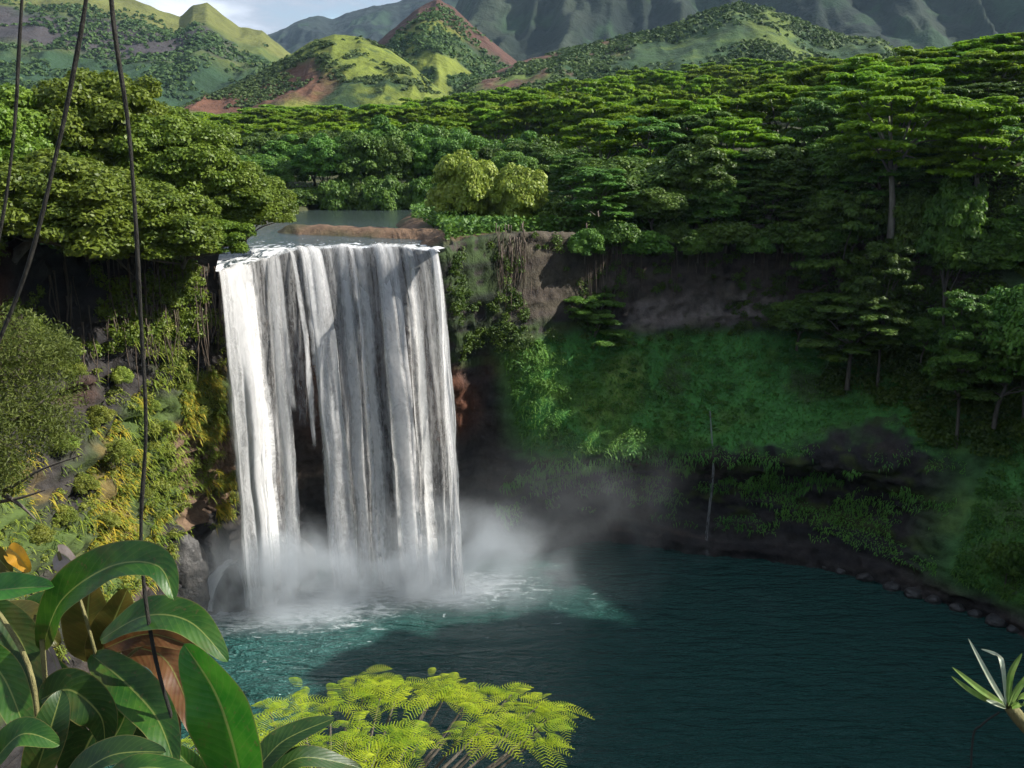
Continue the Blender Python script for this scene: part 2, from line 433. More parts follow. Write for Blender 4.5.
pv = np.stack([PX, PY, .06 * fbm(PX * .2, PY * .4, 0, 3, 3)], -1).reshape(-1, 3)
pool = mesh_from('pool_water', pv, grid_faces(90, 90), True, mat=water_mat())
tag(pool, 'dark teal plunge pool with small ripples and foam', None, None, 'structure')

def river_mat():
    t = NT('river_water'); P = t.n('ShaderNodeNewGeometry').outputs['Position']
    n = t.noise(t.mapping(P, (.6, .35, 1)), 1, 8, .7, 1.5)
    sep = t.n('ShaderNodeSeparateXYZ'); t.link(P, sep.inputs[0])
    near = t.mapr(sep.outputs[1], 122, 140, 1., 0.)
    foam = t.mapr(t.math('ADD', n, t.math('MULTIPLY', near, .18)), .60, .74)
    foam = t.math('MULTIPLY', foam, t.mapr(sep.outputs[1], 135, 160, 1., 0.08))
    p = t.n('ShaderNodeBsdfPrincipled', i_IOR=1.33)
    t.link(t.mix(foam, (.035, .05, .045), (.8, .82, .84)), p.inputs['Base Color'])
    t.link(t.math('MULTIPLY_ADD', foam, .5, .12), p.inputs['Roughness'])
    t.link(t.bump(t.noise(t.mapping(P, (1.2, .8, 1)), 1, 5, .6), .9, .25), p.inputs['Normal'])
    return t.surf(p.outputs[0])
# river: ribbon along its bed, ends at the lip
RW = 13.5
rt = np.gradient(RIV, axis=0); rt /= np.linalg.norm(rt, axis=1)[:, None]
rn = np.stack([rt[:, 1], -rt[:, 0]], 1)
rv = []
for k in range(3, len(RIV)):
    for a in np.linspace(-1, 1, 21):
        x, y = RIV[k] + rn[k] * a * RW
        rv.append((x, y, 44.8 + .03 * math.sin(x * 2) ))
rv = np.array(rv)
rv = rv.reshape(-1, 21, 3)
LIP_Z = .45
LIP = spline([(-35.2, 116.6, 42.4), (-32.5, 119.6, 43.0), (-28.3, 122.2, 44.1), (-23, 124.3, 44.6), (-17, 124.6, 44.6), (-12.4, 123.8, 44.5), (-8.8, 121.4, 44.2)], 200)
LIP[:, 2] += LIP_Z + .30 * vn(np.arange(200) * .09, 0, 0, 5) + .10 * vn(np.arange(200) * .3, 0, 0, 6)
LIP[:, 1] += .35 * vn(np.arange(200) * .08, 0, 0, 9) + .1 * vn(np.arange(200) * .35, 0, 0, 8)
rv = rv[rv[:, 10, 1] > 126]
lipr = np.array([np.interp(np.linspace(0, 1, 21), np.linspace(0, 1, 200), LIP[:, q]) for q in range(3)]).T
lipr = lipr if rn[5][0] < 0 else lipr
order = lipr if (rv[0][0][0] < rv[0][-1][0]) else lipr[::-1]
bl = []
for w in np.linspace(0, 1, 8)[:-1]:
    row = order * (1 - w) + rv[0] * w; row[:, 2] += .10 * math.sin(w * 3.14); bl.append(row)
rv = np.concatenate([np.array(bl), rv])
river = mesh_from('river_water', rv.reshape(-1, 3), grid_faces(len(rv), 21), True, mat=river_mat())
tag(river, 'shallow river running up to the lip of the falls', None, None, 'structure')

# ------------------------------------------------------------------ waterfall
def fall_mat(name, lo, hi, body=.0, bright=.86, ew=.30):
    """white water: streaks of drops along the fall, see-through between them"""
    t = NT(name)
    uv = t.n('ShaderNodeUVMap', uv_map='UVMap').outputs[0]
    uv2 = t.n('ShaderNodeUVMap', uv_map='UV2').outputs[0]
    s2 = t.n('ShaderNodeSeparateXYZ'); t.link(uv2, s2.inputs[0])
    obi = t.n('ShaderNodeObjectInfo')
    off = t.n('ShaderNodeVectorMath', operation='ADD'); t.link(uv, off.inputs[0])
    cx = t.n('ShaderNodeCombineXYZ'); t.link(t.math('MULTIPLY', obi.outputs['Random'], 90), cx.inputs[0]); t.link(t.math('MULTIPLY', obi.outputs['Random'], 50), cx.inputs[2])
    t.link(cx.outputs[0], off.inputs[1]); q = off.outputs[0]
    a = t.noise(t.mapping(q, (1.1, .05, 1)), 1, 4, .6, .25)
    bn = t.noise(t.mapping(q, (6.0, .18, 1)), 1, 5, .7, .4)
    c = t.noise(t.mapping(q, (2.4, .55, 1)), 1, 7, .75, 1.1)
    d = t.math('ADD', t.math('ADD', t.math('MULTIPLY', a, .40), t.math('MULTIPLY', bn, .28)), t.math('MULTIPLY', c, .32))
    edge = t.math('MULTIPLY', t.mapr(s2.outputs[0], 0, ew), t.mapr(s2.outputs[0], 1 - ew, 1., 1., 0.))
    d = t.math('ADD', d, t.math('MULTIPLY_ADD', edge, .34, -.32 + body))
    low = t.mapr(s2.outputs[1], .7, 1.0, 0., .06)
    d = t.math('SUBTRACT', d, low)
    al = t.mapr(d, lo, hi)
    al = t.math('MULTIPLY', al, t.mapr(s2.outputs[1], .94, 1., 1., 0.))
    vcol = t.mapr(c, .3, .7, bright * .80, bright)
    cc = t.n('ShaderNodeCombineXYZ')
    for k2 in range(3): t.link(vcol, cc.inputs[k2])
    df = t.n('ShaderNodeBsdfDiffuse'); t.link(cc.outputs[0], df.inputs[0])
    t.link(t.bump(t.math('ADD', c, bn), .4, .15), df.inputs['Normal'])
    tl = t.n('ShaderNodeBsdfTranslucent'); t.link(cc.outputs[0], tl.inputs[0])
    mx = t.n('ShaderNodeMixShader', i_0=.55); t.link(df.outputs[0], mx.inputs[1]); t.link(tl.outputs[0], mx.inputs[2])
    tp = t.n('ShaderNodeBsdfTransparent')
    m2 = t.n('ShaderNodeMixShader'); t.link(al, m2.inputs[0]); t.link(tp.outputs[0], m2.inputs[1]); t.link(mx.outputs[0], m2.inputs[2])
    return t.surf(m2.outputs[0])
FM = {'strand': fall_mat('falling_water_strand', .34, .60, .07, .95, .5), 'thick': fall_mat('falling_water_dense', .33, .58, .09, .95), 'mid': fall_mat('falling_water_streaked', .38, .62, .05, .93),
      'veil': fall_mat('falling_water_veil', .38, .80, .05, .85, .22)}
lipT = np.gradient(LIP, axis=0)[:, :2]; lipT /= np.linalg.norm(lipT, axis=1)[:, None]
lipN = np.stack([lipT[:, 1], -lipT[:, 0]], 1)
lipN *= np.sign(lipN[:, 1:2] * -1 + 1e-9)
lipN = lipN * .55 + np.array((.10, -1.0)) * .45; lipN /= np.linalg.norm(lipN, axis=1)[:, None]
def stream(parent, name, s0, s1, v0, wid, mat, shift=0., z0=None, zend=-.5, bulge=.18, seed=0, back=2.2, dy=0.):
    """sheet of falling water from lip parameter s0..s1, widening by wid, leaping at v0 m/s"""
    na, nt = max(8, int((s1 - s0) * 110)), 90
    A = np.linspace(0, 1, na); out = []; u1 = []; u2 = []
    zl = np.interp(s0 + (s1 - s0) * A, np.linspace(0, 1, 200), LIP[:, 2])
    for k in range(nt):
        w = k / (nt - 1)
        row = []
        for ia, a in enumerate(A):
            s = s0 + (s1 - s0) * a; fi = s * 199; i0 = int(min(198, fi)); fr = fi - i0
            p = LIP[i0] * (1 - fr) + LIP[i0 + 1] * fr; n_ = lipN[i0]
            hz = p[2] if z0 is None else z0
            if w < .07:
                q = (1 - w / .07) * back; x, y, z = p[0] - n_[0] * q, p[1] - n_[1] * q, hz + .12 + .02 * q; ft = 0; t = 0
            else:
                drop = ((w - .07) / .93) ** 1.5 * (hz - zend); t = math.sqrt(drop / 4.9)
                x, y, z = p[0] + n_[0] * v0 * t, p[1] + n_[1] * v0 * t, hz + .12 - drop; ft = drop
            sp = (a - .5) * wid * min(1, t / 2.5) + shift * (t / 3.0)
            x += sp; y -= min(.9, bulge * min(1.6, t) * (s1 - s0) * 12) * (1 - (2 * a - 1) ** 2)
            row.append((x, y + dy * min(1, t), z)); u1.append((a * (s1 - s0) * 34 + seed * 13.7, ft)); u2.append((a, w))
        out.append(row)
    V = np.array(out).reshape(-1, 3)
    ftv = np.array(u1)[:, 1]
    am = np.clip(ftv / 12, 0, 1)
    V[:, 1] += am * (.18 * fbm(V[:, 0] * .9, V[:, 2] * .10, seed, 3, 7) + .12 * fbm(V[:, 0] * 2.2, V[:, 2] * .3, seed, 3, 8))
    V[:, 0] += am * .45 * fbm(V[:, 0] * .6, V[:, 2] * .12, seed + 5, 3, 9)
    return mesh_from(name, V, grid_faces(nt, na), True, uv=u1, uv2=u2, mat=FM[mat], parent=parent)
wf = empty('waterfall', (0, 0, 0))
tag(wf, 'broad white waterfall dropping over the dark rock lip into the pool', 'waterfall')
def sh_of(c): return .2 + 4.1 * max(0., min(1., (c - .05) / .9)) ** 1.1
spec = [(.005, .30, 1.0, 1.6, 'veil', .3, 1, -.5), (.015, .235, 1.35, 2.0, 'thick', .3, 2, -.5), (.05, .20, 1.7, 2.0, 'thick', .4, 3, -.5),
        (.22, .335, 1.1, .5, 'mid', .8, 5, 3.), (.27, .43, .7, .3, 'veil', 1.0, 6, 22.), (.40, 1.0, .95, 4.0, 'veil', 2.7, 7, -.5), (.39, .60, 1.15, 1.4, 'veil', 2.0, 8, -.5)]
rq = random.Random(4)
for k in range(40):
    c = rq.uniform(.02, .30) if k < 15 else (rq.uniform(.40, .985) if k < 36 else rq.uniform(.30, .41))
    hw = rq.uniform(.012, .034) if k < 36 else .012
    spec.append((max(.0, c - hw), min(1., c + hw), rq.uniform(1.0, 1.85), rq.uniform(.3, 1.1), 'strand', sh_of(c) + rq.uniform(-.25, .25), 10 + k,
                 -.5 if k < 36 else rq.uniform(14, 32)))
for c, v in ((.425, 1.6), (.44, 1.75), (.535, 1.5), (.66, 1.6), (.675, 1.75), (.79, 1.5), (.93, 1.35)):
    spec.append((c - .028, c + .028, v, .9, 'strand', sh_of(c), 60 + v, -.5))
for (s0, s1, v0, wd, mt, sh, sd, ze) in spec:
    o = stream(wf, 'water_veil' if mt == 'veil' else 'water_stream', s0, s1, v0, wd, mt, sh, seed=sd, zend=ze)
    if sd == 2: o['label'] = 'thick bright white left column'
# thin second fall at the right
wf2 = empty('waterfall', (0, 0, 0)); tag(wf2, 'thin wispy trickle falling from the dark right-hand ledge into the pool', 'waterfall')
def trickle():
    a0 = atz(709, 412, 19.5); V = []; U = []; U2 = []
    Q0 = G[150:620, 5:128].reshape(-1, 3) - np.array((0, 0, H)); path = []
    for w in np.linspace(0, 1, 9):
        r_ = ray(709 - 5 * w, 412 + 136 * w); tt_ = (Q0 @ r_) / (r_ @ r_)
        path.append(Q0[np.argmin(np.linalg.norm(Q0 - tt_[:, None] * r_, axis=1) + .02 * tt_)] + np.array((0, 0, H)))
    path = np.array(path); path[:, 0] = np.linspace(path[0, 0], path[0, 0] - .9, 9)
    path[:, 1] = np.minimum.accumulate(path[:, 1]) - .8; path[:, 2] = path[0, 2] + .4 - (path[0, 2] + .7) * np.linspace(0, 1, 9)
    path = spline(path, 60)
    for k in range(60):
        w = k / 59
        for a in range(7):
            aa = a / 6
            V.append(path[k] + np.array(((aa - .5) * (.4 + .6 * w), -.2 * (1 - (2 * aa - 1) ** 2), 0)))
            U.append((aa * 1.2, w * 20)); U2.append((aa, w))
    return mesh_from('water_stream', V, grid_faces(60, 7), True, uv=U, uv2=U2, mat=fall_mat('falling_water_trickle', .34, .95, .10, .55), parent=wf2)
trickle()

# mist: soft clouds of spray
def mist(name, loc, rad, dens, label, nscale=.16, fall=1.5):
    t = NT(name); tc = t.n('ShaderNodeTexCoord'); P = t.n('ShaderNodeNewGeometry').outputs['Position']
    ln = t.n('ShaderNodeVectorMath', operation='LENGTH'); t.link(tc.outputs['Object'], ln.inputs[0])
    fall_ = t.math('POWER', t.math('SUBTRACT', 1, ln.outputs['Value'], clamp=True), fall)
    n = t.noise(P, nscale, 4, .6, .6)
    d = t.math('MULTIPLY', t.math('MULTIPLY', fall_, t.mapr(n, .36, .72, .06, 1.)), dens)
    v = t.n('ShaderNodeVolumePrincipled'); t.link(d, v.inputs['Density'])
    v.inputs['Color'].default_value = (.86, .93, 1.0, 1); v.inputs['Anisotropy'].default_value = .3
    t.link(v.outputs[0], t.out.inputs['Volume'])
    th = np.linspace(0, np.pi, 13); ph = np.linspace(0, 2 * np.pi, 24, endpoint=False)
    V = np.array([(math.sin(a) * math.cos(b_), math.sin(a) * math.sin(b_), math.cos(a)) for a in th for b_ in ph])
    o = mesh_from('mist', V, grid_faces(13, 24, True), True, mat=t.m)
    outward(o); o.location = loc; o.scale = rad
    t.m.cycles.volume_step_rate = 1.0
    tag(o, label, None, None, 'stuff')
mist('spray_mist_dense', (-29, 115, 1), (16, 9, 13), 1.1, 'dense spray at the foot of the left column')
mist('spray_mist_right', (-9, 120, 1), (20, 9, 14), .95, 'dense spray at the foot of the right curtain')
mist('spray_mist_drift', (8, 128, 6), (24, 10, 15), .05, 'thin spray drifting right along the rock wall', .10, 1.2)
mist('spray_mist_pool', (4, 112, 1), (34, 15, 7), .028, 'thin spray drifting over the pool', .07, 1.2)

# ------------------------------------------------------------------ leaf clouds
def leaf_quads(P, Nrm, size, aspect=1.6, jitter=.6, fold=0.0):
    """one diamond leaf per point P, facing about Nrm"""
    n = len(P)
    N = Nrm + rng.normal(0, jitter, (n, 3)); N /= np.linalg.norm(N, axis=1)[:, None] + 1e-9
    a = np.cross(N, rng.normal(0, 1, (n, 3))); a /= np.linalg.norm(a, axis=1)[:, None] + 1e-9
    b = np.cross(N, a)
    s = (size * rng.uniform(.6, 1.3, n))[:, None]
    V = np.stack([P - a * s * aspect * .5, P + b * s * .5 , P + a * s * aspect * .5, P - b * s * .5], 1).reshape(-1, 3)
    Fq = np.arange(4 * n).reshape(n, 4)
    return V, Fq
def sph(n):
    v = rng.normal(0, 1, (n, 3)); return v / np.linalg.norm(v, axis=1)[:, None]
def lobe_leaves(c, r, n, size, up=.2, thick=.35, jitter=.6, aspect=1.6, lower=-.35):
    d = sph(int(n * 1.6)); d = d[d[:, 2] > lower][:n]
    rr = 1 - thick * rng.random(len(d)) ** 1.5
    r = np.asarray(r, float)
    P = np.asarray(c) + d * r * rr[:, None]
    N = d / r; N /= np.linalg.norm(N, axis=1)[:, None]; N[:, 2] += up
    return leaf_quads(P, N, size, aspect, jitter)
def round_crown(Rx, Rz, cz, nl, leaf, per, seed, lower=-.5, lobe=.27, squash=.8):
    rs = np.random.RandomState(seed); acc = Acc()
    k = np.arange(nl) + .5
    phi = np.arccos(1 - (1 - lower) * k / nl); th = np.pi * (1 + 5 ** .5) * k
    for p_, t_ in zip(phi, th):
        d = np.array((math.sin(p_) * math.cos(t_), math.sin(p_) * math.sin(t_), math.cos(p_))) + rs.normal(0, .09, 3)
        q = rs.uniform(.68, .96) ; lr = Rx * lobe * rs.uniform(.7, 1.35)
        c = d * np.array((Rx, Rx, Rz)) * q + np.array((0, 0, cz))
        V, Fq = lobe_leaves(c, (lr, lr, lr * squash), int(per * (lr / (Rx * lobe)) ** 2), leaf, .35, .5)
        acc.add(V, Fq)
    V, Fq = lobe_leaves((0, 0, cz), (Rx * .72, Rx * .72, Rz * .72), int(nl * per * .18), leaf * 1.9, 0, .4)
    acc.add(V, Fq); return acc
def flat_crown(Rad, Ht, npad, leaf, per, seed, zlo=.5, jit=.45):
    rs = np.random.RandomState(seed); acc = Acc(); pads = []
    for k in range(npad):
        f = (k + .5) / npad
        zz = Ht * (1 - (1 - zlo) * (1 - f) ** 1.1)
        rr = Rad * (.95 * math.sqrt(max(0, 1 - ((zz / Ht - zlo - .12) / (1.05 - zlo)) ** 2))) * math.sqrt(rs.uniform(.08, 1))
        a = k * 2.4 + rs.uniform(-.5, .5)
        pr = Rad * rs.uniform(.26, .46)
        c = np.array((rr * math.cos(a), rr * math.sin(a), zz)); pads.append((c, pr))
        for m in range(9):
            aa = rs.uniform(0, 6.28); q = pr * math.sqrt(rs.uniform(0, 1)) * .85
            c2 = c + np.array((q * math.cos(aa), q * math.sin(aa), -.10 * q ** 1.6 + rs.uniform(-.15, .25)))
            sr = pr * rs.uniform(.28, .5)
            V, Fq = lobe_leaves(c2, (sr, sr, sr * .22), int(per * (sr / (Rad * .14)) ** 2 / 9), leaf, 1.2, .8, jit, 1.9, -.9)
            acc.add(V, Fq)
    return acc, pads
def trunk_acc(Ht, rad, limbs, seed, lean=.6, split=.45):
    rs = np.random.RandomState(seed); acc = Acc()
    lx, ly = rs.uniform(-lean, lean, 2)
    tp = spline([(0, 0, -1.2), (lx * .2, ly * .2, Ht * split * .4), (lx, ly, Ht * split)], 9)
    tube(acc, tp, np.linspace(rad * 1.25, rad * .75, 9), 8, .1)
    for (c, _) in limbs:
        st = tp[-1] if rs.rand() > .4 else tp[-3]
        mid = st * .45 + c * .55 + np.array((0, 0, Ht * .04)) + rs.normal(0, .25, 3)
        tube(acc, spline([st, mid, c - np.array((0, 0, .1))], 9), np.linspace(rad * .5, rad * .12, 9), 6, .1)
    return acc
protos = {}
def make_proto(key, name, crown_acc, t_acc, leafm, barkm, parent_name):
    r = empty(parent_name, (0, 0, -500))
    t_acc.build('trunk', M[barkm], r)
    crown_acc.build('crown', M[leafm], r, smooth=False)
    protos[key] = [r, True]
    return r
for v in range(3):
    c = round_crown(6.5, 5.6, 9.6, 95, .25, 620, 100 + v, -.55, .225)
    limbs = [(np.array((4 * math.cos(a), 4 * math.sin(a), 9.5 + 1.5 * math.sin(3 * a))), 1) for a in np.arange(7) * .9]
    make_proto(('broad', v), '', c, trunk_acc(10, .38, limbs, v, .5, .4), 'broad', 'bark', 'broadleaf_tree')
for v in range(4):
    c, pads = flat_crown(7.5, 15, [20, 26, 16, 30][v], .30, 1900, 200 + v, [.6, .45, .68, .4][v])
    make_proto(('alb', v), '', c, trunk_acc(15, .34, pads[::2], 20 + v, .9, .48), 'albizia', 'pale_bark', 'albizia_tree')
for v in range(3):
    c, pads = flat_crown(8.5, 15, [16, 20, 13][v], .62, 900, 260 + v, [.62, .5, .7][v], .3)
    make_proto(('albf', v), '', c, trunk_acc(15, .34, pads[::2], 220 + v, .9, .48), 'albizia', 'pale_bark', 'spreading_albizia_tree')
for v in range(4):
    c = round_crown([5.5, 6, 5, 6][v], [5.5, 4.2, 6.5, 5][v], [9, 8.5, 9, 9.5][v], [40, 46, 40, 34][v], .36, 420, 300 + v, -.75, .30, .7)
    limbs = [(np.array((3.4 * math.cos(a), 3.4 * math.sin(a), 9 + math.sin(5 * a))), 1) for a in np.arange(7) * .9]
    make_proto(('jun', v), '', c, trunk_acc(10, .26, limbs, 40 + v, .9, .42), 'jungle', 'bark', 'jungle_tree')
for v in range(2):
    c, pads = flat_crown(6.5, 13, 24, .3, 1700, 240 + v, .3)
    make_proto(('jalb', v), '', c, trunk_acc(13, .28, pads[::2], 60 + v, 1.2, .4), 'jungle', 'bark', 'layered_jungle_tree')
for v in range(2):
    c = round_crown(3.4, 2.7, 2.2, 34, .24, 330, 400 + v, -.45, .30, .8)
    limbs = [(np.array((2 * math.cos(a), 2 * math.sin(a), 2.4)), 1) for a in np.arange(6) * 1.05]
    make_proto(('bush', v), '', c, trunk_acc(3, .16, limbs, 80 + v, .3, .35), 'bush', 'bark', 'pale_bush')
for v in range(2):
    c = round_crown(3.4, 2.2, 1.7, 30, .28, 300, 430 + v, -.5, .32, .8)
    limbs = [(np.array((2 * math.cos(a), 2 * math.sin(a), 1.9)), 1) for a in np.arange(6) * 1.05]
    make_proto(('shrub', v), '', c, trunk_acc(2.4, .12, limbs, 90 + v, .3, .35), 'jungle', 'bark', 'dark_shrub')
for v in range(2):
    c = round_crown(3.2, 2.4, 1.7, 26, .2, 260, 470 + v, -.6, .32, .9)
    limbs = [(np.array((2 * math.cos(a), 2 * math.sin(a), 1.9)), 1) for a in np.arange(6) * 1.05]
    make_proto(('cbush', v), '', c, trunk_acc(2.4, .1, limbs, 95 + v, .3, .35), 'cliffbush', 'bark', 'cliff_bush')
H0 = {'cbush': 3.9, 'broad': 15, 'alb': 15.6, 'albf': 15.6, 'jun': 14.6, 'jalb': 13.5, 'bush': 4.8, 'shrub': 3.9}
def plant(key, x, y, z, sxy, sz, label, cat='tree', group=None, lean=False):
    p = protos[key]
    if p[1]: o = p[0]; p[1] = False
    else: o = copy_tree(p[0])
    hh = sz * H0[key[0]]                        # height wanted
    bx, by, bz = x, y, z
    if lean:                                    # rooted on the rim, crown reaching over the edge
        d = np.array((x, y - 80.)); d /= np.linalg.norm(d)
        for k in range(1, 13):
            if ground_z(bx, by) > 42.5: break
            bx, by = x + d[0] * k, y + d[1] * k
        bz = ground_z(bx, by) - .5
    topz = z + hh; hh = topz - bz
    sc = min(max(hh / H0[key[0]], .75 * sxy), (1.2 if key[0] in ('broad', 'alb', 'albf') else 1.7) * sxy) # crown keeps its own proportions
    off = hh - sc * H0[key[0]]; cm = {'broad': 9.5, 'jun': 9., 'alb': 12., 'albf': 12., 'jalb': 9.5, 'bush': 2.3, 'shrub': 1.8, 'cbush': 1.8}[key[0]]
    o.location = (bx, by, bz); o.rotation_euler = (0, 0, 0)
    a = random.uniform(0, 6.28); lv = Vector((x - bx, y - by, cm * sc + off))
    for ch in o.children:
        if ch.name.startswith('crown'):
            ch.location = (x - bx, y - by, off); ch.scale = (sxy, sxy, sc); ch.rotation_euler = (0, 0, a)
        else:
            ch.scale = (sxy, sxy, max(lv.length, 1) / cm)
            ch.rotation_euler = (lv.to_track_quat('Z', 'Y') @ Matrix.Rotation(a, 3, 'Z').to_quaternion()).to_euler() if lean else (0, 0, a)
    tag(o, label, cat, group); return o
ORD = ('first second third fourth fifth sixth seventh eighth ninth tenth eleventh twelfth thirteenth fourteenth fifteenth sixteenth '
       'seventeenth eighteenth nineteenth twentieth').split()
def ordinal(i): return ORD[i] if i < 20 else 'twenty-' + ORD[i - 20]

# --- left dome of broadleaf trees (centre px, top py, Y, radius px)
def dome(px, ptop, Yd, rpx, v, label, key='broad'):
    top = aty(px, ptop, Yd); sc_ = math.hypot(Yd, 8) / F
    rad = rpx * sc_; s = rad / {'broad': 7.2}[key]
    gz = ground_z(top[0], Yd) - .4
    # keep crowns round: trunk base may stand lower than the slope
    hh = max(top[2] - gz, rad * 1.25)
    return plant((key, v), top[0], Yd, top[2] - hh, s, hh / H0[key], label, 'tree', 'round broadleaf trees on the left bank', True)
dome(12, 92, 108, 85, 0, 'dense round tree at the far left edge, behind the vines')
dome(95, 78, 112, 82, 1, 'tallest rounded tree of the left bank, its crown topping the dome')
dome(165, 118, 112, 72, 2, 'round sunlit tree on the right shoulder of the left bank dome')
dome(222, 165, 114, 58, 0, 'lower sunlit round tree leaning towards the falls')
dome(250, 180, 125, 46, 1, 'smallest round tree at the lip of the falls, rightmost of the left dome')
dome(40, 160, 92, 95, 2, 'large shaded round tree low on the left bank, behind the middle vine')
dome(140, 185, 100, 80, 0, 'round tree low in the middle of the left dome, behind the long vine')
dome(-60, 95, 96, 90, 1, 'round tree cut off by the left edge of the photo')
dome(205, 212, 110, 45, 2, 'small round tree hanging over the cliff left of the falls')

# --- far river bank row and the plateau behind it, tier by tier
def row(key_f, pxs, tops, Yd, rad, lab, group, cat='tree', jit=6, basez=None):
    n = len(pxs)
    for q, px in enumerate(pxs):
        px = px + random.uniform(-.3, .3) * (pxs[1] - pxs[0])
        y = Yd + random.uniform(-jit, jit)
        top = np.interp(px, [a for a, _ in tops], [b_ for _, b_ in tops]) + random.uniform(-4, 4)
        p = aty(px, top, y); gz = (ground_z(p[0], y) if basez is None else basez) - .3
        key = key_f(q); hh = np.clip(p[2] - gz, 3, 30)
        s = rad / {'alb': 8.2, 'albf': 9.2, 'jun': 6.6, 'jalb': 7.2, 'broad': 7.2, 'shrub': 4.1}[key[0]] * random.uniform(.78, 1.3)
        plant(key, p[0], y, p[2] - hh, s, hh / H0[key[0]], lab.format(ordinal(q)), cat, group)
mixj = lambda q: ('jun', q % 4) if q % 3 else ('jalb', q % 2)
alb = lambda q: ('alb', (q * 3 + q // 4) % 4)
albf = lambda q: ('albf', (q * 2 + q // 3) % 3)
row(lambda q: ('jun', q % 4), np.linspace(232, 640, 14), [(230, 150), (330, 135), (430, 130), (520, 150), (640, 165)], 222, 6.5,
    '{} tree from the left in the dark row on the far river bank', 'dark trees on the far river bank')
row(lambda q: ('jun', (q + 2) % 4), np.linspace(245, 655, 13), [(230, 142), (330, 128), (430, 124), (520, 140), (655, 150)], 236, 7.5,
    '{} tree from the left in the second dark row behind the far river bank', 'second dark row behind the far river bank')
row(lambda q: ('shrub', q % 2), np.linspace(300, 450, 8), [(300, 186), (450, 184)], 213, 5.0,
    '{} shrub from the left at the far edge of the river', 'shrubs at the far edge of the river', 'shrub', jit=2)
row(albf, np.linspace(225, 700, 17), [(225, 128), (330, 122), (430, 112), (520, 100), (600, 92), (700, 95)], 262, 8.5,
    '{} flat-topped tree from the left in the first tier behind the river bank', 'first tier of albizias behind the river')
row(albf, np.linspace(230, 850, 20), [(230, 116), (400, 108), (500, 96), (600, 82), (700, 78), (850, 72)], 325, 9,
    '{} flat-topped tree from the left in the second tier behind the river bank', 'second tier of albizias behind the river')
row(albf, np.linspace(235, 900, 22), [(230, 112), (330, 108), (420, 103), (500, 92), (600, 76), (720, 66), (900, 60)], 400, 10,
    '{} flat-topped tree from the left in the third tier behind the river bank', 'third tier of albizias behind the river')
row(albf, np.linspace(225, 920, 26), [(230, 110), (330, 106), (420, 100), (500, 88), (600, 72), (720, 62), (920, 58)], 500, 12,
    '{} flat-topped tree from the left in the farthest tier below the hills', 'farthest tier of albizias', jit=15)
# --- right hillside
row(alb, np.linspace(830, 1060, 7), [(820, 66), (900, 48), (960, 38), (1060, 30)], 205, 10,
    '{} tree from the left on the skyline of the right hillside', 'skyline trees of the right hillside')
row(alb, np.linspace(640, 1060, 9), [(640, 98), (720, 90), (800, 82), (880, 62), (960, 52), (1060, 45)], 185, 8.5,
    '{} tree from the left in the second row below the right hillside skyline', 'second row of the right hillside')
row(lambda q: alb(q) if q % 3 == 0 else ('jalb', q % 2), np.linspace(590, 1060, 10), [(590, 120), (660, 112), (740, 110), (860, 80), (940, 85), (1060, 80)], 170, 7.5,
    '{} tree from the left in the third row of the right hillside', 'third row of the right hillside')
row(mixj, np.linspace(585, 1060, 10), [(585, 150), (660, 140), (760, 145), (860, 130), (960, 125), (1060, 120)], 159, 7,
    '{} tree from the left in the shaded row standing on the right rim', 'shaded rim trees')
row(mixj, np.linspace(850, 1070, 5), [(850, 185), (1070, 160)], 148, 6.5,
    '{} tree from the left in the dark row below the right rim', 'dark trees below the right rim')
row(mixj, np.linspace(905, 1075, 4), [(880, 240), (960, 225), (1075, 200)], 138, 6.2,
    '{} tree from the left, halfway down the right slope', 'dark trees halfway down the right slope')
row(mixj, np.linspace(975, 1085, 3), [(930, 300), (1085, 260)], 129, 6,
    '{} dark tree from the left, low on the right slope', 'lowest trees on the right slope')
# rim trees nearer the falls, individually
def tree_at(key, px, ptop, y, base_z, rad, label, cat='tree', group=None):
    p = aty(px, ptop, y); hh = p[2] - base_z
    s = rad / {'alb': 8.2, 'albf': 9.2, 'jun': 6.6, 'jalb': 7.2, 'broad': 7.2, 'bush': 3.9, 'shrub': 4.1, 'cbush': 4.}[key[0]]
    plant(key, p[0], y, base_z, s, hh / H0[key[0]], label, cat, group)
tree_at(('jalb', 0), 600, 165, 146, 44.2, 6, 'dark layered tree on the rim right of the pale bush')
tree_at(('jun', 1), 655, 182, 149, 44, 5, 'rounded dark tree overhanging the cliff, right of the layered rim tree')
tree_at(('jun', 2), 712, 180, 152, 44, 5.5, 'dark tree overhanging the bare roots in the middle of the rim')
tree_at(('jalb', 1), 775, 178, 153, 44, 6, 'dark spreading tree above the right end of the bare roots')
tree_at(('jun', 0), 830, 195, 150, 44, 5, 'dark tree where the rim turns towards the camera')
tree_at(('alb', 1), 905, 72, 146, 46, 10.5, 'great layered tree with sunlit tiers, widest crown of the right rim')
tree_at(('alb', 3), 990, 92, 142, 47, 9, 'layered tree right of the great layered one on the right rim')
for q, px in enumerate(np.linspace(585, 840, 10)):
    pr_ = aty(px, 246 - 10 * (q % 2), 148.5 if px > 660 else 126 + (px - 455) * .105)
    plant(('shrub', q % 2), pr_[0], pr_[1], pr_[2] - 1.5, .75 + .2 * (q % 3), .9, '{} shrub from the left along the edge of the right rim'.format(ordinal(q)), 'shrub', 'shrubs along the edge of the right rim')
